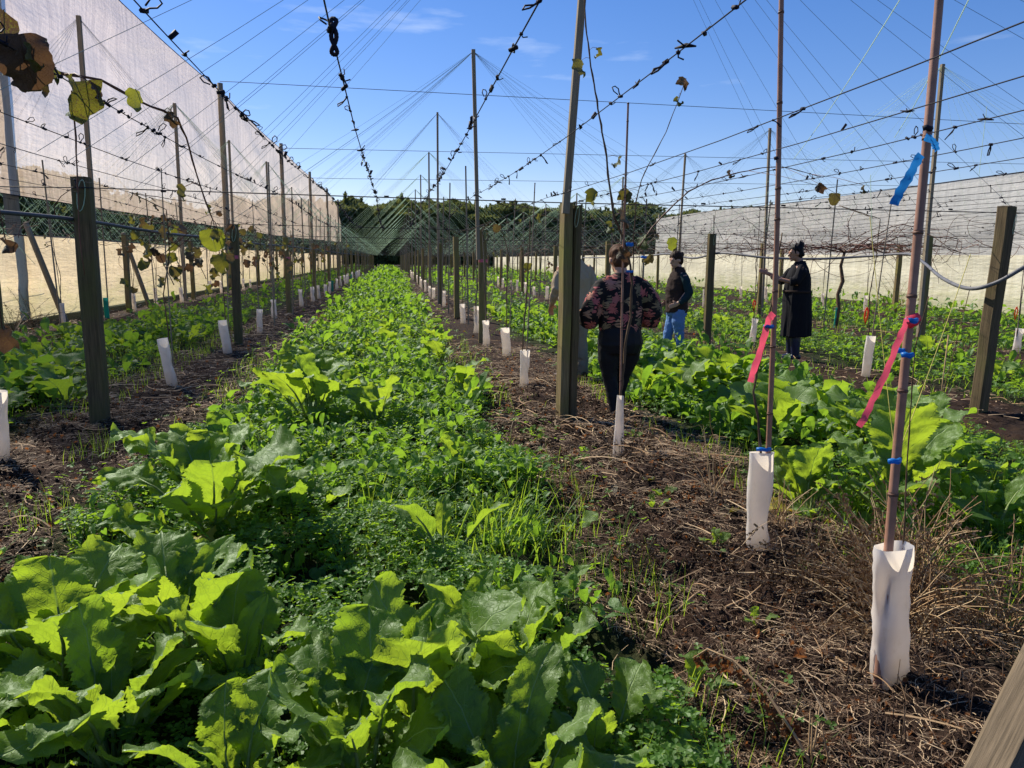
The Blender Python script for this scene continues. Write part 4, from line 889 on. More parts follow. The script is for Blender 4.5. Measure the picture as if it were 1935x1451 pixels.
tie(gy(1714, 671, Yh-.0), .04, "blue tie below the pink knot on the nearest cane"); tie(gy(1700, 663, Yh+.03), .03, "small blue tie just left of the nearest cane"); tie(gy(1752, 243, Yh-.02), .03, "dark clip holding the nearest cane to the wire", None, M_CLIP)
tie(gy(1443, 849, Yg-.02), .07, "blue tie above the second guard"); tie(gy(1452, 617, Yg-.02), .05, "blue tie under the short pink ribbon")
tie(gy(1468, 300, Yg), .03, "dark clip on the second bamboo cane", None, M_CLIP)

# centre vine in front of the woman
Yc = 5.3; g2 = gz(1168, 884)
tag(obj("trunk_guard", guard_mesh("trunk_guard", .54, .05, 23, dent=.1, flare=2.0), None, (g2[0], g2[1], 0), (0, 0, .1)), "narrow twisted trunk guard behind which the woman in the floral blouse stands", "trunk guard", "white trunk guards")
a0 = gy(1172, 760, Yc); a1 = gy(1186, 195, Yc); ka = (a1-a0)/(a1[2]-a0[2]); ab = a0-ka*a0[2]
o = obj("bamboo_cane", cane_mesh(float(a1[2]), .0095, M_BAMB, 8, tuple((ka*a1[2])[:2])), None, (ab[0], ab[1], 0)); tag(o, "thin bamboo cane before the woman in the floral blouse", "cane", "bamboo canes")
KL = KIWI
def PX(px, py, Y): return gy(px, py, Y)
v = vine("young_vine", (g2[0], g2[1], 0), [(g2[0], Yc, .35)]+[PX(px, py, Yc) for px, py in [(1174, 740), (1182, 650), (1192, 600), (1194, 520), (1186, 470), (1160, 410), (1150, 330), (1140, 265), (1128, 190), (1114, 110), (1106, 50), (1103, -40)]], .0105,
         [(PX(1100, 113, Yc), .10, (-1.4, .2, .6), KIWI[2]), (PX(1128, 90, Yc), .075, (-1.3, .3, 3.9), KIWI[3]), (PX(1168, 296, Yc), .085, (-1.5, .5, 4.4), KIWI[3]), (PX(1130, 362, Yc), .11, (-1.2, -.6, 1.9), KIWI[2]),
          (PX(1182, 398, Yc), .11, (-1.5, .2, 1.2), KIWI[2]), (PX(1158, 423, Yc), .10, (-.9, 1.0, 1.2), KIWI[4]), (PX(1170, 474, Yc), .11, (-1.3, 1.0, 2.2), KIWI[3])], "tall vine with few brown leaves climbing the thin centre cane", "young vines", mat=M_STEM)
v = vine("vine_shoot", PX(1196, 520, Yc), [PX(px, py, Yc-.02) for px, py in [(1196, 520), (1198, 440), (1202, 380), (1212, 340), (1226, 310), (1240, 285), (1258, 250), (1272, 215), (1287, 175), (1293, 155)]], .005,
         [(PX(1297, 148, Yc), .11, (-1.5, .6, .2), KIWI[3]), (PX(1282, 182, Yc), .08, (-1.4, .3, .8), KIWI[4]), (PX(1190, 360, Yc), .12, (-1.4, -.7, 2.6), KIWI[3]), (PX(1216, 446, Yc), .11, (-1.1, .4, 2.0), KIWI[1]), (PX(1230, 480, Yc), .10, (-1.5, -.4, 3.3), KIWI[4])], "knobbly upright shoot with two dried leaves at its tip", "young vines", mat=M_STEM)
v = vine("vine_shoot", PX(1232, 470, Yc), [PX(px, py, Yc-.05) for px, py in [(1205, 470), (1232, 430), (1262, 398), (1300, 362), (1345, 340), (1400, 325), (1440, 317), (1480, 315), (1520, 325), (1556, 335)]], .0055,
         [(PX(1268, 448, Yc), .10, (-1.5, .15, 3.6), KGRN), (PX(1381, 322, Yc), .07, (-1.3, .6, 1.0), KIWI[4]), (PX(1544, 350, Yc-.8), .07, (-1.5, .9, 2.2), KIWI[3]), (PX(1577, 364, Yc-.8), .08, (-1.57, 0, 3.14), KIWI[0]), (PX(1634, 350, Yc-.8), .06, (-1.3, .2, 1.0), KIWI[4])], "long reddish shoot arching right towards the bamboo canes", "young vines")
tie(gy(1190, 462, Yc-.03), .05, "blue tie high on the centre cane", h=.03); tie(gy(1190, 513, Yc-.03), .05, "blue tie at the woman's neck height on the centre cane"); tie(gy(1216, 486, Yc-.03), .04, "small blue tie right of the centre cane")

# vine trailing from the upper left corner
Yl = 2.35
vine("vine_shoot", PX(0, 110, Yl), [PX(px, py, Yl+q*.05) for q, (px, py) in enumerate([(-60, 108), (0, 113), (60, 120), (120, 140), (190, 152), (260, 190), (310, 210), (335, 222), (352, 260), (362, 300), (378, 350), (402, 415)])], .0052,
     [(PX(35, 62, Yl-.3), .13, (-1.5, .1, 3.3), KIWI[1]), (PX(8, 18, Yl-.3), .13, (-1.2, .5, .9), KIWI[1]), (PX(62, 88, Yl-.3), .06, (-1.2, .2, 2.0), KIWI[3]), (PX(12, 90, Yl-.25), .06, (-1.4, .2, 4.0), KIWI[2]), (PX(30, 148, Yl), .05, (-1.5, .9, 2.6), KIWI[4]), (PX(82, 130, Yl), .065, (-1.4, -.2, 3.1), KIWI[2]), (PX(106, 128, Yl), .05, (-1.3, .4, 1.0), KIWI[3]),
      (PX(140, 152, Yl), .10, (-1.2, 0, 4.2), KIWI[2]), (PX(165, 152, Yl), .06, (-.9, .3, 4.8), KIWI[1]), (PX(256, 168, Yl+.2), .07, (-1.5, .1, 1.2), KGRN), (PX(324, 210, Yl+.3), .055, (-1.3, .2, 2.4), KIWI[3]), (PX(350, 352, Yl+.5), .06, (-1.3, .5, 1.4), KIWI[1]),
      (PX(398, 432, Yl+.6), .085, (-1.57, .1, 3.3), KGRN), (PX(412, 436, Yl+.55), .045, (-1.2, .4, .4), KIWI[3]), (PX(415, 480, Yl+.7), .06, (-1.2, .4, 2.9), KIWI[2]), (PX(12, 462, Yl-.3), .045, (-1.5, 1.4, 2.0), KIWI[3]), (PX(4, 620, Yl-.3), .055, (-1.3, .5, 3.0), KIWI[2])],
     "long vine shoot with brown and green leaves trailing from the upper left", "young vines")
vine("vine_shoot", PX(140, 170, 3.0), [PX(px, py, 3.0) for px, py in [(136, 172), (143, 260), (147, 350), (150, 450), (160, 520)]], .0035, [], "thin reddish shoot hanging straight down by the nearest left post", "young vines")
# remaining guards with canes and vines
measured_g = [((5, 910), .50, 0), ((325, 745), .56, 2), ((430, 683), .52, 3), ((491, 640), .49, 3), ((520, 610), .46, 2), ((570, 587), .52, 1), ((987, 748), .48, 0), ((957, 688), .46, 0), ((1633, 730), .53, 0), ((1421, 655), .51, 0), ((1918, 672), .44, 0)]
names = ["white guard cut by the left frame edge", "glowing cream guard right of the nearest left post", "leaning cream guard before the second left post", "bent cream guard just past the second left post", "torn cream guard before the third left post", "cream guard by the third left post",
         "white guard left of the nearest split post", "white guard left of the second right post's base", "cream guard right of the person in black", "white guard left of the person in black", "crumpled guard at the right frame edge"]
occupied = []
def full_set(x, y, gi, h, lab, nl, hcane, near):
    occupied.append((x, y)); z = gh(x, y)
    sc = h/.52; kz = random.uniform(-.35, .35)
    gm = G[gi % 5]; o = obj("trunk_guard", gm, None, (x, y, z-.03), (rad(random.uniform(-5, 5)), rad(random.uniform(-6, 6)), kz), (random.uniform(.9, 1.15), 1, sc)); tag(o, lab, "trunk guard", "white trunk guards")
    hc = hcane; ln = (random.uniform(-.12, .12), random.uniform(-.1, .1))
    c = obj("bamboo_cane", cane_mesh(hc, .008, M_BAMBG, gi, ln), None, (x+.02, y, z-.02)); tag(c, "slim cane in the %s" % lab, "cane", "bamboo canes")
    tp = [(x-.01, y+.01, z+.2), (x+.0, y, z+.6), (x+random.uniform(-.05, .05), y, z+1.0), (x+random.uniform(-.05, .08), y-.02, z+1.45), (x+random.uniform(-.12, .12), y, z+1.9), (x+random.uniform(-.5, .5), y+random.uniform(-.3, .3), z+2.05), (x+random.uniform(-1.1, 1.1), y+random.uniform(-.8, .8), 2.02)]
    lv = [(random.uniform(.45, 1.0), random.uniform(.06, .13)) for _ in range(nl)]
    lv += [((x+random.uniform(-.3, .3), y+random.uniform(-.1, .1), z+random.uniform(1.2, 1.95)), random.uniform(.07, .13)) for _ in range(nl*2)]
    vine("young_vine", (x, y, z), tp, .008, lv, "vine in the %s" % lab, "young vines", mat=M_STEM)
for i, (p, h, nl) in enumerate(measured_g):
    P = gz(*p); full_set(P[0], P[1], i, h, names[i], [0, 5, 4, 4, 3, 3, 1, 2, 0, 0, 0][i], random.uniform(2.0, 2.7) if i else 1.9, True)
# dense leaves on the vine by the second guard on the left
for x0, y0, n in [(-2.44, 9.6, 13), (-2.5, 11.2, 12), (-2.5, 13.8, 12), (-2.4, 16.2, 13), (-2.5, 18.2, 12), (-2.6, 21.4, 12), (-2.6, 24.0, 12), (-2.6, 27.5, 10), (-2.3, 8.8, 10)]:
    vine("vine_shoot", (x0, y0, 1.2), [(x0, y0, 1.2), (x0-.15, y0+.1, 1.5), (x0+.2, y0-.1, 1.75), (x0-.4, y0, 1.95), (x0-1.0, y0+.2, 2.02)], .005, [((x0+random.uniform(-.5, .4), y0+random.uniform(-.2, .2), random.uniform(1.15, 1.95)), random.uniform(.09, .15)) for _ in range(n)], "leafy vine shoot with olive and brown leaves, row left of centre, %s" % whr(y0), "young vines")
cnt = 0
for rx in ROWS:
    for i in range(26 if rx in (-2.44, 1.58) else 16):
        y = 8.3+2.15*i+random.uniform(-.25, .25)
        if rx in (-2.44,) and y < 24: continue
        if rx == 1.58 and y < 12: continue
        if rx == 5.62 and y < 14: continue
        if rx < -6 and y < 15: continue
        if rx > 9 and y < 14: continue
        if rx > 14 and y > 30: continue
        if rx > 0 and random.random() < .4: continue
        x = rx+random.uniform(-.08, .08)
        if i % 7 == 5 and rx < 0:
            o = obj("trunk_guard", GT, None, (x, y, gh(x, y)-.03), (0, 0, random.random())); tag(o, "teal plastic trunk guard in the distant left row", "trunk guard", "teal trunk guards"); continue
        if y < 40: full_set(x, y, i+3, random.uniform(.42, .56), "white guard in the %s, %s" % (ROWTXT[rx], whr(y)), 1 if rx < 0 or random.random() < .3 else 0, random.uniform(1.9, 2.6), False)
        else:
            o = obj("trunk_guard", G[i % 5], None, (x, y, gh(x, y)), (0, rad(random.uniform(-6, 6)), random.random())); tag(o, "white guard in the %s, %s" % (ROWTXT[rx], whr(y)), "trunk guard", "white trunk guards")
# mature bare vine in the third row right
p = gz(1578, 622); tag(obj("trunk_guard", GT, None, (p[0], p[1], 0), (0, .1, .4)), "dark green trunk guard on the old vine right of the person in black", "trunk guard", "teal trunk guards")
e = empty("old_vine", (p[0], p[1], 0)); tag(e, "old bare kiwifruit vine spreading brown canes along the wires at the right", "vine")
b = MB(); b.tube([(0, 0, 0), (.05, 0, .5), (.0, .0, .8), (.10, 0, 1.1), (.02, 0, 1.45), (.1, 0, 1.8)], [.05, .045, .04, .045, .035, .03], 7); obj("trunk", b.me("trunk", M_STEM), e)
b = MB()
for k in range(52):
    P_ = [Vector((.05+random.choice((-1, 1))*random.uniform(0, 1.5), random.uniform(-.3, .3), random.uniform(1.72, 1.95))) if k > 7 else Vector((.08, 0, 1.75))]; d = Vector((random.choice((-1, 1))*random.uniform(.5, 1), random.uniform(-.6, .6), random.uniform(0, .2)))
    for j in range(12): d += Vector((random.gauss(0, .22), random.gauss(0, .22), random.gauss(0, .16)+(.12 if P_[-1].z < 1.85 else -.14))); d.normalize(); P_.append(P_[-1]+d*random.uniform(.18, .30))
    b.tube(P_, [(.016 if k < 8 else .008)*(1-.75*j/13) for j in range(13)], 4)
obj("cane", b.me("cane", M_CANE), e)
# fine bare twigs over the right rows
for rx, y0, y1, n in [(9.9, 12, 40, 46), (14.1, 13, 40, 34), (5.7, 16, 34, 20), (-6.5, 12, 40, 30)]:
    b = MB()
    for k in range(n*3):
        P_ = [Vector((rx+random.uniform(-1.8, 1.8), random.uniform(y0, y1), random.uniform(1.75, 2.1)))]; d = Vector((random.gauss(0, 1), random.gauss(0, 1), random.gauss(0, .5))).normalized()
        for j in range(6): d += Vector((random.gauss(0, .4), random.gauss(0, .4), random.gauss(0, .35))); d.normalize(); P_.append(P_[-1]+d*.16)
        b.tube(P_, [.008*(1-.6*j/7) for j in range(7)], 3, cap=False)
    tag(obj("vine_tangle", b.me("vine_tangle", M_CANE)), "tangle of thin bare canes on the wires over the %s" % {9.9: "third row right", 14.1: "fourth row right", 5.7: "second row right", -6.5: "row by the left cloth"}[rx], "vine canes", None, "stuff")

# hoses
def hose(pts, r, mat, label, name="irrigation_hose"):
    b = MB(); P = [Vector([float(c) for c in p]) for p in pts]; F_ = []
    n = len(P)
    for i in range(n-1):
        a = P[max(0, i-1)]; p = P[i]; q = P[i+1]; c = P[min(n-1, i+2)]
        for j in range(6):
            t = j/6; F_.append(.5*((2*p)+(q-a)*t+(2*a-5*p+4*q-c)*t*t+(3*p-a-3*q+c)*t**3))
    F_.append(P[-1]); b.tube(F_, r, 7); tag(obj(name, b.me(name, mat)), label, "hose"); 
hose([(-2.52, y, 1.79-.03*abs(math.sin((y-6.83)*math.pi/6.6))-.0*y) for y in (2.5, 4.5, 6.83, 8.5, 10, 12.9, 16, 20.5, 27, 34, 45, 60, 90)], .016, M_HOSE, "dark grey irrigation hose fixed along the left row at post height")
Yq = 6.4
hose([gy(2000, 470, 6.2), gy(1935, 505, 6.2), gy(1880, 535, 6.35), gy(1830, 545, 6.6), gy(1780, 525, 7.5), gy(1745, 496, 9), gy(1715, 480, 10.2), gy(1640, 484, 11), gy(1550, 489, 11.5), gy(1450, 487, 12), gy(1362, 478, 12.9), gy(1310, 488, 14.5), gy(1260, 480, 16), gy(1200, 486, 20), gy(1100, 487, 27)], .019, M_HOSEL, "pale grey irrigation hose sagging across the right side")
# twines at right
for i, (a, c, m_, lab, r) in enumerate([((1644, 410), (1690, 850), M_YSTR, "yellow twine left of the nearest cane", .002), ((1834, 480), (1700, 850), M_YSTR, "yellow twine slanting to the nearest cane's foot", .0022), ((1865, 205), (1640, 800), M_STRINGD, "", .001)][:2]):
    b = MB(); string_mb(b, gy(*a, 3.6), gy(*c, 2.9 if i else 3.2), r, .02, 6); tag(obj("twine", b.me("twine", m_)), lab, "twine")
for i, (a, c, ya, yc) in enumerate([((1700, 0), (1500, 300), 3.0, 6), ((1830, 0), (1690, 260), 2.6, 5), ((1785, 125), (1935, 240), 13, 11), ((1865, 200), (1850, 330), 6, 6), ((1645, 330), (1650, 480), 6, 6)]):
    b = MB(); string_mb(b, gy(*a, ya), gy(*c, yc), .0022, .03, 6); tag(obj("loose_string", b.me("loose_string", M_STRING)), "loose pale string %s" % ["falling left from the top right of the sky", "between the bamboo cane tops", "tied from the bright far right pole outwards", "dangling at the far right", "dangling over the old vine"][i], "string")
# weight cords / orange tapes
for i, (px, py, Y) in enumerate([(1637, 596, 8.6), (1425, 577, 12.9), (1920, 592, 11.4), (1773, 772, 7.2)]):
    P_ = gy(px, py, Y); s = [.07, .07, .08, .07][i]
    b = MB(); b.tube([(0, 0, s*1.4), (s*.35, 0, s*.6), (s*.2, 0, -.3*s), (-.1*s, 0, -1.6*s), (-s*.3, .0, -.4*s), (-s*.25, 0, s*.7), (0, 0, s*1.3)], [(.012, .006)]*7, 5)
    tag(obj("orange_ribbon", b.me("orange_ribbon", M_ORNG), None, P_), "orange tape loop %s" % ["above the cream guard right of the person in black", "above the guard left of the person in black", "above the crumpled guard at the right edge", "hanging low on a thin stick before the dark leaning post"][i], "ribbon", "orange tape loops")
P_ = gz(1772, 800); b = MB(); b.tube([(P_[0], P_[1], 0), (P_[0]+.02, P_[1], .85)], .006, 5); tag(obj("thin_stick", b.me("thin_stick", M_PALE)), "thin pale stick carrying the low orange loop", "stick")
b = MB(); a = gz(1750, 790); string_mb(b, gy(1834, 540, 6.6), gy(1776, 760, 7.1), .004, .04, 6); tag(obj("loose_string", b.me("loose_string", M_STEM)), "dark thin line hanging from the sagging hose to the ground", "string")

# leaning timber at the lower right corner
A = Vector(gy(1822, 1600, 1.58).tolist()); B = Vector(gy(2130, 975, 1.72).tolist()); ax = (B-A)
tb_ = post_mesh("leaning_timber", ax.length, .125, 300, mat=M_OLDT); o = obj("leaning_timber", tb_, None, A); o.rotation_euler = ax.to_track_quat('Z', 'Y').to_euler(); tag(o, "weathered timber leaning in at the lower right corner", "timber")

# ------------------------------------------------------------------ dead weeds and sticks
def weed(x, y, n, H, spread, mat, label, seeds=True, name="dead_weed", twist=1.0, r=.0030):
    b = MB(); z = gh(x, y)
    for k in range(n):
        az = random.uniform(0, 6.28); el = random.uniform(.15, 1.2); d = Vector((math.cos(az)*math.sin(el)*spread, math.sin(az)*math.sin(el)*spread, math.cos(el))).normalized(); P_ = [Vector((random.gauss(0, .03), random.gauss(0, .03), -.02))]; h = H*random.uniform(.5, 1.1)
        for j in range(7): d += Vector((random.gauss(0, .12), random.gauss(0, .12), -.13*twist)); d.normalize(); P_.append(P_[-1]+d*h/7)
        b.tube(P_, [r*(1-.6*j/8) for j in range(8)], 3, cap=False)
        if seeds:
            for j in range(14):
                t = random.uniform(.35, 1)*6.9; i = int(t); p = P_[i].lerp(P_[i+1], t-i); q = p+Vector((random.gauss(0, .02), random.gauss(0, .02), random.gauss(-.005, .014))); b.tube([p, q], .0007, 3, cap=False)
                for w in range(3):
                    c = p.lerp(q, .4+.3*w); s = random.uniform(.003, .0065); b.add([c+Vector((s, 0, 0)), c+Vector((-s, s*.5, 0)), c+Vector((0, -s*.4, -s*1.4)), c+Vector((0, 0, s))], [(0, 1, 2), (0, 2, 3), (1, 3, 2)])
    tag(obj(name, b.me(name, mat), None, (x, y, z)), label, "dead weed", "dead weeds")
weed(2.12, 2.75, 120, .66, 1.2, M_PALE, "big dry tan weed sprawling right of the nearest guard")
weed(1.95, 2.55, 50, .55, 1.3, M_PALE, "dry weed flopped against the nearest guard"); weed(1.80, 3.0, 50, .40, 1.8, M_STRAW, "brown dry weed between the two nearest guards")
weed(2.30, 3.15, 70, .55, 1.3, M_PALE, "pale matted weed behind the nearest guard"); weed(1.55, 3.35, 40, .30, 2.2, M_STRAW, "low brown weed left of the second guard"); weed(2.45, 2.6, 60, .6, 1.5, M_PALE, "dry tan stalks lying at the right frame edge"); weed(1.65, 5.25, 22, .38, 1.5, M_STRAW, "brown weed around the narrow twisted guard")
weed(2.35, 2.95, 40, .55, .35, M_PALE, "upright tan dead stalks behind the nearest guard", False); weed(2.0, 3.6, 30, .36, .45, M_PALE, "upright tan stalks right of the second guard", False); weed(1.15, 3.3, 16, .22, .9, M_STRAW, "small brown weed on the soil left of the guards"); weed(1.75, 6.8, 14, .4, 1.4, M_STRAW, "brown twigs at the foot of the split post"); weed(1.9, 4.2, 16, .5, .5, M_PALE, "upright pale grass stalks behind the second guard", False); weed(-7.4, 17.5, 26, .9, .9, M_STRAW, "tall dry bush before the left cloth", name="dry_bush", r=.005)
weed(-6.6, 14.8, 26, 1.0, .9, M_STRAW, "dry bush left of the nearest left post", name="dry_bush", r=.005); p = gz(1700, 590); weed(p[0], p[1], 40, 1.5, .9, M_PALE, "pale bushy dead weed before the right cloth", name="dry_bush", r=.006)
weed(-1.35, 3.65, 18, .35, 1.8, M_PALE, "tangle of dead stalks at the left edge of the strip", False)
# curled brown weed in the foreground
e = empty("withered_weed", (1.06, 2.0, 0)); tag(e, "withered brown weed with curled leaves bending over the bare soil", "dead weed", "dead weeds")
st = [Vector((.16, -.15, 0)), Vector((.12, -.05, .10)), Vector((.07, .05, .19)), Vector((0, .14, .25)), Vector((-.06, .20, .26)), Vector((-.10, .22, .22))]
b = MB(); b.tube(st, [.006, .005, .0045, .004, .003, .002], 6)
for k in range(4): q = st[0]+Vector((random.uniform(-.02, .10), random.uniform(-.03, .1), 0)); b.tube([q, q+Vector((random.uniform(-.02, .02), 0, .09)), q+Vector((random.uniform(-.04, .05), 0, .2))], [.004, .003, .0015], 5)
obj("stem", b.me("stem", M_PALE), e)
DL = [blade("leaf", 90+i, 1, .55, petf=.1, arch=2.8, fold=1.0, ruf=.5, ser=.2, nu=4, nv=8, mats=[M_DEADLEAF, M_PALE], petr=.01, curl=.5) for i in range(3)]
for k in range(30):
    t = random.uniform(.5, 4.9); i = int(t); p = st[i].lerp(st[i+1], t-i); obj("leaf", random.choice(DL), e, p, (random.uniform(-2.2, -.9), random.uniform(-.8, .8), random.uniform(0, 6.28)), random.uniform(.035, .07))
b = MB()
for k in range(46):
    x = random.uniform(1.35, 2.15); y = random.uniform(1.75, 2.35); z = gh(x, y); h = random.uniform(.05, .17); b.tube([(x, y, z-.02), (x+random.gauss(0, .01), y+random.gauss(0, .01), z+h)], [.0026, .0015], 4)
tag(obj("stubble", b.me("stubble", M_STICK)), "dark upright stubble stalks in front of the nearest guard", "stubble", None, "stuff")
for i, (a, c) in enumerate([((1370, 1180), (1440, 1150)), ((1545, 1260), (1620, 1310)), ((1275, 1180), (1340, 1140))]):
    A = gz(*a); B = gz(*c); b = MB(); m_ = (A+B)/2; m_[2] += .03; b.tube([(*A[:2], gh(A[0], A[1])+.01), tuple(m_+[.01, 0, gh(m_[0], m_[1])]), (*B[:2], gh(B[0], B[1])+.02)], [.006, .005, .003], 6); tag(obj("fallen_stick", b.me("fallen_stick", M_PALE)), "bare fallen stick %s" % ["left of the nearest guard", "at the foot of the nearest guard", "thin, on the soil right of the clover"][i], "stick", "fallen sticks")
for i in range(7):
    x, y = [(1.35, 4.4), (1.6, 4.55), (1.2, 2.95), (1.3, 3.1), (-2.2, 4.3), (-1.8, 4.7), (1.9, 3.9)][i]
    o = obj("dead_leaf", random.choice(KIWI[2:]), None, (x, y, gh(x, y)+.01), (random.uniform(-.3, .3), random.uniform(-.3, .3), random.uniform(0, 6)), .09); tag(o, "large curled brown leaf fallen on the mulch under the rows", "leaf", "fallen kiwifruit leaves")
o = obj("dead_leaf", YEL, None, (*gz(125, 786)[:2], .05), (.1, .1, .5), .16); tag(o, "fallen yellow leaf behind the nearest left post", "leaf")

# ------------------------------------------------------------------ people
def skin(name, b, mat, parent, vox=.009, it=4):
    o = obj(name, b.me(name, mat), parent)
    r = o.modifiers.new("r", 'REMESH'); r.mode = 'VOXEL'; r.voxel_size = vox; r.use_smooth_shade = True
    s = o.modifiers.new("s", 'SMOOTH'); s.factor = .5; s.iterations = it
    dg = bpy.context.evaluated_depsgraph_get(); me = bpy.data.meshes.new_from_object(o.evaluated_get(dg)); o.modifiers.clear(); o.data = me
    if not me.materials: me.materials.append(mat)
    return o
def cloth_folds(o, amp, sc, seed, zlo=-9, zhi=9, stretch=(1, 1, .35)):
    me = o.data; n = len(me.vertices); co = np.empty(n*3, np.float32); me.vertices.foreach_get('co', co); no = np.empty(n*3, np.float32); me.vertices.foreach_get('normal', no)
    co = co.reshape(-1, 3); no = no.reshape(-1, 3); f = fbm(co[:, 0]*sc*stretch[0]+co[:, 1]*sc*1.3, co[:, 2]*sc*stretch[2]+seed, 3, seed)-.5
    co += no*(f*amp*2)[:, None]; me.vertices.foreach_set('co', co.ravel()); me.update()
def torso(b, rings, k=16):
    b.tube([(x, y, z) for x, y, z, rx, ry in rings], [(rx, ry) for x, y, z, rx, ry in rings], k, ref=(1, 0, 0))
def hand(b, w, d, side, curl=.6, s=1.0, palm=(0, -1, 0)):
    """palm and five unequal bent fingers; w wrist, d direction, side = thumb side"""
    w = Vector(w); d = Vector(d).normalized(); t = Vector(side); t = (t-d*t.dot(d)).normalized(); n = d.cross(t)
    c = w+d*.045*s; b.tube([w-d*.01, w+d*.03*s, w+d*.085*s], [(.024*s, .017*s), (.038*s, .014*s), (.040*s, .013*s)], 8, ref=t)
    for i, (o_, ln) in enumerate([(.028, .070), (.010, .080), (-.009, .074), (-.027, .058)]):
        p = w+d*.075*s+t*o_*s; dd = d.copy(); P_ = [p]
        for j in range(3): dd = (dd+n*curl*(.45+.25*j)).normalized(); P_.append(P_[-1]+dd*ln*s*(.42, .33, .25)[j])
        b.tube(P_, [.0092*s, .0088*s, .008*s, .006*s], 6)
    p = w+d*.022*s+t*.028*s; dd = (d*.6+t*.8).normalized(); b.tube([p, p+dd*.032*s, p+(dd+n*.5+d*.4).normalized()*.06*s], [.012*s, .0105*s, .008*s], 6)
def head(b, c, yaw=0.0, tilt=0.0, s=1.0, neck=None):
    R = Matrix.Rotation(yaw, 3, 'Z') @ Matrix.Rotation(tilt, 3, 'X'); c = Vector(c)
    def P(x, y, z): return c+R @ Vector((x*s, y*s, z*s))
    b.ell(P(0, 0, .02), (.076*s, .095*s, .095*s), R=R); b.ell(P(0, .025, -.045), (.056*s, .062*s, .062*s), R=R)
    b.tube([P(0, .085, .02), P(0, .112, -.018), P(0, .098, -.026)], [.008*s, .015*s, .012*s], 8)      # nose
    b.ell(P(0, .082, -.055), (.024*s, .013*s, .009*s), R=R, nu=8, nv=6); b.ell(P(0, .074, -.09), (.022*s, .018*s, .016*s), R=R, nu=8, nv=6)   # lips, chin
    for sx in (-1, 1):
        b.ell(P(sx*.078, -.005, -.005), (.010*s, .020*s, .030*s), R=R, nu=8, nv=6); b.ell(P(sx*.03, .086, .035), (.022*s, .010*s, .008*s), R=R, nu=8, nv=6)
    if neck: b.tube([neck, P(0, -.02, -.05)], [.058*s, .052*s], 12)
    return P, R
def face_bits(e, P, R, s, hairc):
    b = MB(); b.ell(P(-.031, .082, .012), (.010*s, .008*s, .007*s), nu=8, nv=6, R=R); obj("eye", b.me("eye", M_EYE), e)
    b = MB(); b.ell(P(.031, .082, .012), (.010*s, .008*s, .007*s), nu=8, nv=6, R=R); obj("eye", b.me("eye", M_EYE), e)
    b = MB(); b.tube([P(-.02, .094, -.055), P(0, .097, -.053), P(.02, .094, -.055)], [.003, .006, .003], 6); obj("mouth", b.me("mouth", M_LIP), e)
M_SKIN = simple("skin", (.50, .29, .20), .5, .4, .08, 10); M_SKIND = simple("tanned_skin", (.38, .20, .13), .5, .4, .08, 10); M_EYE = simple("dark_eye", (.02, .015, .012), .2, .6, .1); M_LIP = simple("lip", (.35, .11, .09), .5, .3, .1)
M_HAIR = simple("dark_brown_hair", (.030, .017, .011), .7, .15, .5, 60); M_HAIRB = simple("black_hair", (.008, .007, .007), .65, .2, .4, 60); M_HAIRR = simple("brown_hair", (.075, .034, .017), .7, .15, .4, 60)
def fabric(name, a, b_, sc=120, rough=.9):
    m, nt, o = newmat(name); tc = N(nt, "ShaderNodeTexCoord"); n = noise(nt, tc.outputs['Object'], sc, 3); n2 = noise(nt, tc.outputs['Object'], 5, 4)
    c = mixc(nt, math_(nt, 'MULTIPLY', math_(nt, 'ADD', n, n2), .5), a, b_); pbr(nt, o, c, rough, .15, bump(nt, math_(nt, 'ADD', n2, math_(nt, 'MULTIPLY', n, .15)), .5, .015)); return m
M_KHAKI = fabric("khaki_shirt", (.30, .23, .15), (.46, .36, .25)); M_KTROU = fabric("khaki_trousers", (.17, .15, .11), (.30, .26, .19)); M_BLACKF = fabric("black_fabric", (.006, .006, .008), (.016, .016, .019)); M_LEG = fabric("black_leggings", (.008, .008, .010), (.018, .018, .022), 90, .6)
M_JEAN = fabric("blue_denim", (.06, .14, .34), (.17, .30, .55), 160); M_VEST = fabric("dark_brown_vest", (.022, .014, .012), (.05, .033, .028)); M_TEALS = fabric("dark_teal_sleeve", (.008, .022, .028), (.018, .042, .05)); M_BOOT = simple("brown_boot", (.06, .035, .02), .6); M_GUM = simple("navy_gumboot", (.008, .014, .045), .35, .5)
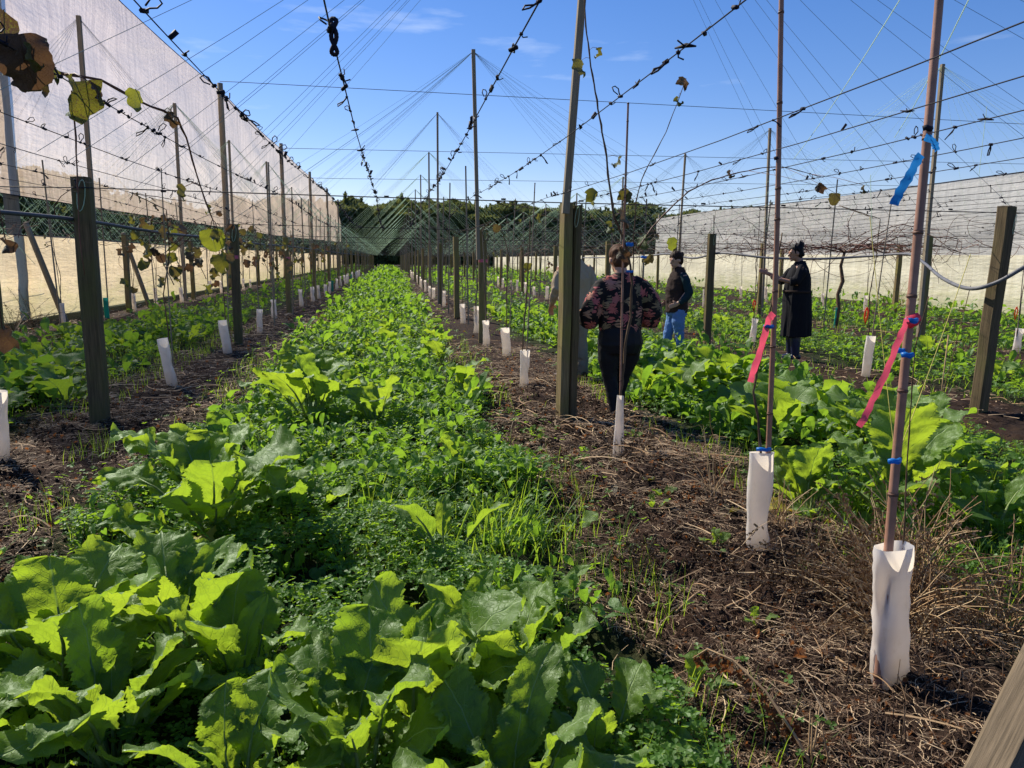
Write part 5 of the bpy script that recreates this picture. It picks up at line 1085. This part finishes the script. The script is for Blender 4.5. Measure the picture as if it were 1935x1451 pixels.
def floral_mat():
    m, nt, o = newmat("floral_blouse_print"); tc = N(nt, "ShaderNodeTexCoord"); P = tc.outputs['Object']
    wn = N(nt, "ShaderNodeTexNoise"); wn.inputs['Scale'].default_value = 9; L(nt, P, wn.inputs['Vector'])
    wv = N(nt, "ShaderNodeVectorMath"); wv.operation = 'MULTIPLY_ADD'; L(nt, wn.outputs[1], wv.inputs[0]); wv.inputs[1].default_value = (.08, .08, .08); L(nt, P, wv.inputs[2])
    v = N(nt, "ShaderNodeTexVoronoi"); v.inputs['Scale'].default_value = 11; L(nt, wv.outputs[0], v.inputs['Vector'])
    # star-like fronds: angle round each cell centre
    d = N(nt, "ShaderNodeVectorMath"); d.operation = 'SUBTRACT'; L(nt, wv.outputs[0], d.inputs[0]); L(nt, v.outputs['Position'], d.inputs[1])
    sx = N(nt, "ShaderNodeSeparateXYZ"); L(nt, d.outputs[0], sx.inputs[0])
    ang = math_(nt, 'ARCTAN2', sx.outputs[2], math_(nt, 'ADD', sx.outputs[0], sx.outputs[1]))
    star = math_(nt, 'ABSOLUTE', math_(nt, 'SINE', math_(nt, 'MULTIPLY', ang, 5.0)))
    edge = math_(nt, 'ADD', math_(nt, 'MULTIPLY', star, .42), .20)
    msk = math_(nt, 'LESS_THAN', v.outputs['Distance'], edge)
    sc = N(nt, "ShaderNodeSeparateColor"); L(nt, v.outputs['Color'], sc.inputs[0])
    fl = ramp(nt, sc.outputs[0], [(0, (.46, .13, .10)), (.35, (.40, .11, .12)), (.55, (.40, .25, .14)), (.8, (.13, .13, .07)), (1, (.52, .22, .17))])
    c = mixc(nt, msk, (.012, .010, .012), fl); pbr(nt, o, c, .8, .2, bump(nt, noise(nt, P, 30, 3), .4, .006)); return m
M_FLOR = floral_mat()
def foot(b, x, y, z=0, ln=.25, s=1.0, ang=0.0):
    c, sn = math.cos(ang), math.sin(ang)
    def q(dx, dy, dz): return (x+dx*c-dy*sn, y+dx*sn+dy*c, z+dz)
    b.tube([q(0, -.07*s, .05), q(0, 0, .055), q(0, .09*s, .04), q(0, ln*s-.06, .025)], [(.038*s, .045), (.045*s, .05), (.047*s, .035), (.032*s, .02)], 10, ref=(1, 0, 0))

# woman in the floral blouse, back to the camera, arms bent in front
Pw = gz(1172, 803); e = empty("person", (Pw[0]+.0, Pw[1]+.1, gh(Pw[0], Pw[1])-.02), rad(3))
tag(e, "person in a floral blouse and black leggings walking away behind the thin cane", "person")
b = MB(); P, R = head(b, (-.01, .07, 1.46), 0, rad(-18), 1.08, neck=(0, .0, 1.30))
torso(b, [(0, 0, .70, .14, .11), (0, 0, .82, .17, .13), (0, 0, .98, .14, .11), (0, 0, 1.15, .155, .11), (0, 0, 1.28, .16, .09), (0, .0, 1.34, .06, .05)])
for s_ in (-1, 1):
    b.tube([(s_*.15, 0, 1.27), (s_*.26, -.03, 1.08), (s_*.29, .02, .94)], [.05, .045, .04], 10); b.tube([(s_*.29, .02, .94), (s_*.20, .20, .95), (s_*.14, .27, .98)], [.04, .032, .026], 10); hand(b, (s_*.14, .27, .98), (-s_*.8, .5, .1), (0, 0, 1), .3*s_)
    b.tube([(s_*.10, 0, .72), (s_*.09, .01+.03*(s_ > 0), .56), (s_*.078, .01+.07*(s_ > 0), .40), (s_*.056, -.02+.12*(s_ > 0), .24), (s_*.057, -.05+.15*(s_ > 0), .06)], [.09, .075, .055, .043, .033], 10)
skin("body", b, M_SKIN, e); face_bits(e, P, R, 1.08, 0)
b = MB(); torso(b, [(0, 0, .80, .175, .14), (0, .0, .84, .20, .155), (0, 0, .90, .205, .16), (0, 0, 1.02, .215, .155), (0, 0, 1.15, .225, .15), (0, 0, 1.25, .20, .125), (0, 0, 1.31, .13, .095), (0, 0, 1.355, .07, .06)])
for s_ in (-1, 1):
    b.tube([(s_*.10, 0, 1.27), (s_*.19, -.01, 1.22), (s_*.265, -.03, 1.10), (s_*.305, -.02, .98), (s_*.30, .01, .91), (s_*.26, .09, .91), (s_*.20, .20, .95)], [.075, .083, .09, .094, .088, .07, .045], 14)
o = skin("blouse", b, M_FLOR, e, .010, 3); cloth_folds(o, .022, 14, 3)
b = MB(); torso(b, [(0, 0, .90, .165, .135), (0, -.01, .80, .205, .165), (0, -.015, .70, .215, .17), (0, -.01, .62, .19, .14)])
b.tube([(-.10, 0, .70), (-.105, .0, .56), (-.085, .01, .40), (-.062, -.02, .24), (-.055, -.05, .10), (-.055, -.05, .05)], [.115, .10, .073, .058, .043, .04], 14); b.tube([(.10, 0, .70), (.10, .03, .56), (.07, .08, .40), (.05, .10, .24), (.06, .10, .10), (.06, .10, .05)], [.115, .10, .073, .056, .042, .04], 14)
o = skin("leggings", b, M_LEG, e, .010, 3); cloth_folds(o, .006, 22, 4, stretch=(1, 1, 1))
b = MB(); foot(b, -.055, -.05, -.01, .24); skin("shoe", b, M_BLACKF, e, .009, 2); b = MB(); foot(b, .06, .10, -.01, .24); skin("shoe", b, M_BLACKF, e, .009, 2)
b = MB(); b.ell(P(0, -.012, .05), (.090, .100, .090), R=R); b.ell(P(0, -.05, -.02), (.075, .06, .075), R=R); b.ell(P(0, -.12, .05), (.045, .04, .045), R=R); o = skin("hair", b, M_HAIRR, e, .009, 3); cloth_folds(o, .012, 40, 6)

# woman in brown vest and jeans facing left
Pj = gz(1274, 684); e = empty("person", (Pj[0], Pj[1], gh(Pj[0], Pj[1])-.03), rad(97)); tag(e, "person in a brown vest and blue jeans looking down to the left", "person")
b = MB(); P, R = head(b, (0, .045, 1.57), rad(12), rad(-14), 1.0, neck=(0, -.01, 1.42))
torso(b, [(0, 0, .80, .15, .12), (0, 0, .95, .16, .12), (0, 0, 1.10, .13, .11), (0, 0, 1.25, .16, .12), (0, -.01, 1.38, .15, .09), (0, -.01, 1.44, .06, .05)])
for s_ in (-1, 1):
    b.tube([(s_*.17, -.01, 1.36), (s_*.21, -.06, 1.12), (s_*.19, .08, .94)], [.048, .04, .028], 10); hand(b, (s_*.19, .08, .94), (-s_*.4, .7, -.3), (0, .3, 1), .3*s_)
    b.tube([(s_*.09, 0, .84), (s_*.095, .015, .68), (s_*.09, .03+.05*s_, .47), (s_*.085, .02+.07*s_, .28), (s_*.085, .08*s_, .06)], [.085, .075, .053, .045, .036], 10)
skin("body", b, M_SKIN, e); face_bits(e, P, R, 1.0, 0)
b = MB(); torso(b, [(0, 0, .80, .185, .16), (0, 0, .90, .19, .165), (0, .01, 1.02, .175, .155), (0, .01, 1.15, .18, .155), (0, .0, 1.28, .185, .145), (0, -.01, 1.37, .16, .11), (0, -.015, 1.44, .09, .08), (0, -.015, 1.48, .078, .075)]); o = skin("vest", b, M_VEST, e, .010, 3); cloth_folds(o, .014, 10, 8, stretch=(1, 1, 1.4))
b = MB()
for s_ in (-1, 1): b.tube([(s_*.13, -.01, 1.37), (s_*.195, -.03, 1.28), (s_*.235, -.07, 1.10), (s_*.225, -.02, 1.02), (s_*.20, .07, .95)], [.06, .068, .062, .056, .042], 12)
o = skin("sleeves", b, M_TEALS, e, .009, 3); cloth_folds(o, .010, 16, 9)
b = MB(); torso(b, [(0, 0, .96, .16, .13), (0, -.01, .86, .185, .155), (0, -.01, .76, .17, .14)])
for s_ in (-1, 1): b.tube([(s_*.09, 0, .84), (s_*.095, .015, .68), (s_*.09, .03+.05*s_, .47), (s_*.085, .02+.07*s_, .28), (s_*.085, .0+.08*s_, .08), (s_*.085, .08*s_, .03)], [.105, .095, .070, .062, .052, .050], 12)
o = skin("jeans", b, M_JEAN, e, .009, 3); cloth_folds(o, .009, 20, 10, stretch=(1, 1, 1.6))
for s_ in (-1, 1): b = MB(); foot(b, s_*.085, .08*s_); skin("shoe", b, M_BOOT, e, .009, 2)
b = MB(); b.ell(P(0, -.014, .055), (.089, .101, .086), R=R); b.ell(P(0, -.045, .0), (.084, .075, .085), R=R); b.ell(P(0, -.115, .06), (.048, .045, .045), R=R); b.ell(P(0, -.06, -.03), (.07, .05, .06), R=R); o = skin("hair", b, M_HAIR, e, .009, 3); cloth_folds(o, .010, 40, 6)

# person in black with hair bun reaching left
Pb = gz(1497, 685); e = empty("person", (Pb[0], Pb[1], gh(Pb[0], Pb[1])-.03), rad(82)); tag(e, "person in a long black dress and gumboots reaching out to a cane", "person")
b = MB(); P, R = head(b, (0, .06, 1.60), rad(0), rad(-10), 1.02, neck=(0, -.01, 1.46))
torso(b, [(0, 0, .80, .17, .14), (0, 0, .95, .18, .14), (0, 0, 1.12, .16, .13), (0, 0, 1.28, .17, .13), (0, -.01, 1.41, .16, .09), (0, -.01, 1.47, .06, .055)])
b.tube([(.18, 0, 1.38), (.22, .16, 1.20), (.19, .40, 1.30)], [.055, .045, .030], 10); hand(b, (.19, .40, 1.30), (0, .9, .35), (0, 0, 1), .55)
b.tube([(-.18, 0, 1.38), (-.22, .10, 1.16), (-.12, .32, 1.22)], [.055, .045, .030], 10); hand(b, (-.12, .32, 1.22), (.3, .9, .2), (0, 0, 1), -.5)
for s_ in (-1, 1): b.tube([(s_*.09, 0, .88), (s_*.09, .02, .47), (s_*.09, 0, .08)], [.09, .065, .045], 10)
skin("body", b, M_SKIND, e); face_bits(e, P, R, 1.02, 0)
b = MB(); torso(b, [(0, -.03, .36, .215, .235), (0, -.025, .55, .215, .23), (0, -.02, .78, .215, .215), (0, -.01, .95, .215, .205), (0, 0, 1.08, .205, .19), (0, 0, 1.25, .20, .18), (0, -.01, 1.36, .185, .13), (0, -.015, 1.44, .12, .09), (0, -.015, 1.49, .075, .07)], 20)
for s_ in (-1, 1): b.tube([(s_*.12, 0, 1.39), (s_*.19, .03, 1.32), (s_*.225, .12, 1.20), (s_*.21, .20, 1.19)], [.07, .08, .075, .065], 12)
o = skin("dress", b, M_BLACKF, e, .011, 3); cloth_folds(o, .022, 11, 11, stretch=(1, 1, .2))
b = MB(); torso(b, [(0, -.0, 1.02, .222, .205), (0, -.0, 1.055, .222, .205)], 20); obj("belt", b.me("belt", M_VEST), e)
for s_ in (-1, 1):
    b = MB(); b.tube([(s_*.09, .015, .45), (s_*.09, .01, .30), (s_*.09, 0, .12), (s_*.09, -.005, .04)], [.082, .078, .064, .058], 12); foot(b, s_*.09, .0, 0, .27, 1.1); skin("gumboot", b, M_GUM, e, .009, 2)
b = MB(); b.ell(P(0, -.014, .055), (.090, .102, .088), R=R); b.ell(P(0, -.045, .0), (.086, .075, .085), R=R); b.ell(P(0, -.09, .115), (.055, .055, .05), R=R); b.ell(P(0, -.07, -.02), (.06, .05, .06), R=R); o = skin("hair", b, M_HAIRB, e, .009, 3); cloth_folds(o, .016, 40, 6)

# man in khaki mostly hidden by the split post
Pm = gz(1082, 722); e = empty("person", (Pm[0]-.0, Pm[1], gh(Pm[0], Pm[1])-.02), rad(14)); tag(e, "person in a khaki shirt and trousers mostly hidden behind the split post", "person")
b = MB(); P, R = head(b, (0, .03, 1.60), 0, rad(-18), 1.0, neck=(0, -.01, 1.44))
torso(b, [(0, 0, .82, .15, .12), (0, 0, .95, .16, .12), (0, 0, 1.10, .15, .12), (0, 0, 1.28, .18, .13), (0, -.01, 1.40, .17, .09), (0, -.01, 1.46, .065, .06)])
b.tube([(-.19, 0, 1.38), (-.26, -.04, 1.12), (-.24, .14, .92)], [.055, .045, .032], 10); hand(b, (-.24, .14, .92), (.1, .5, -.7), (1, .2, 0), .9, 1.1)
b.tube([(.19, 0, 1.38), (.24, -.02, 1.12), (.20, .20, .98)], [.055, .045, .032], 10); hand(b, (.20, .20, .98), (-.3, .8, 0), (-1, 0, .3), -.6, 1.1)
for s_ in (-1, 1): b.tube([(s_*.09, 0, .88), (s_*.10, .01, .66), (s_*.11, .03, .46), (s_*.12, 0, .24), (s_*.12, -.01, .07)], [.085, .075, .058, .05, .042], 10)
skin("body", b, M_SKIND, e); face_bits(e, P, R, 1.0, 0)
b = MB(); torso(b, [(0, 0, .84, .19, .15), (0, 0, .95, .19, .15), (0, 0, 1.10, .195, .15), (0, -.01, 1.25, .205, .155), (0, -.015, 1.36, .19, .12), (0, -.015, 1.43, .12, .09), (0, -.01, 1.48, .075, .07)])
b.tube([(-.14, 0, 1.38), (-.215, -.01, 1.28), (-.275, -.04, 1.12), (-.265, .04, 1.02), (-.245, .12, .94)], [.068, .074, .066, .058, .042], 12); b.tube([(.14, 0, 1.38), (.215, 0, 1.28), (.25, -.02, 1.12), (.24, .06, 1.05), (.21, .17, 1.0)], [.068, .074, .066, .058, .042], 12)
o = skin("shirt", b, M_KHAKI, e, .010, 3); cloth_folds(o, .016, 13, 12, stretch=(1, 1, .7))
b = MB(); torso(b, [(0, 0, .95, .165, .135), (0, -.01, .86, .185, .15), (0, 0, .78, .17, .13)])
for s_ in (-1, 1): b.tube([(s_*.09, 0, .84), (s_*.10, .01, .66), (s_*.11, .03, .46), (s_*.12, 0, .24), (s_*.12, -.01, .07), (s_*.12, -.01, .04)], [.105, .098, .085, .080, .078, .076], 12)
o = skin("trousers", b, M_KTROU, e, .010, 3); cloth_folds(o, .018, 16, 13, stretch=(1, 1, .8))
for s_ in (-1, 1): b = MB(); foot(b, s_*.12, -.01, 0, .28, 1.15); skin("boot", b, M_BOOT, e, .009, 2)
b = MB(); b.ell(P(0, -.02, .04), (.084, .098, .088), R=R); skin("hair", b, M_HAIR, e, .009, 2)
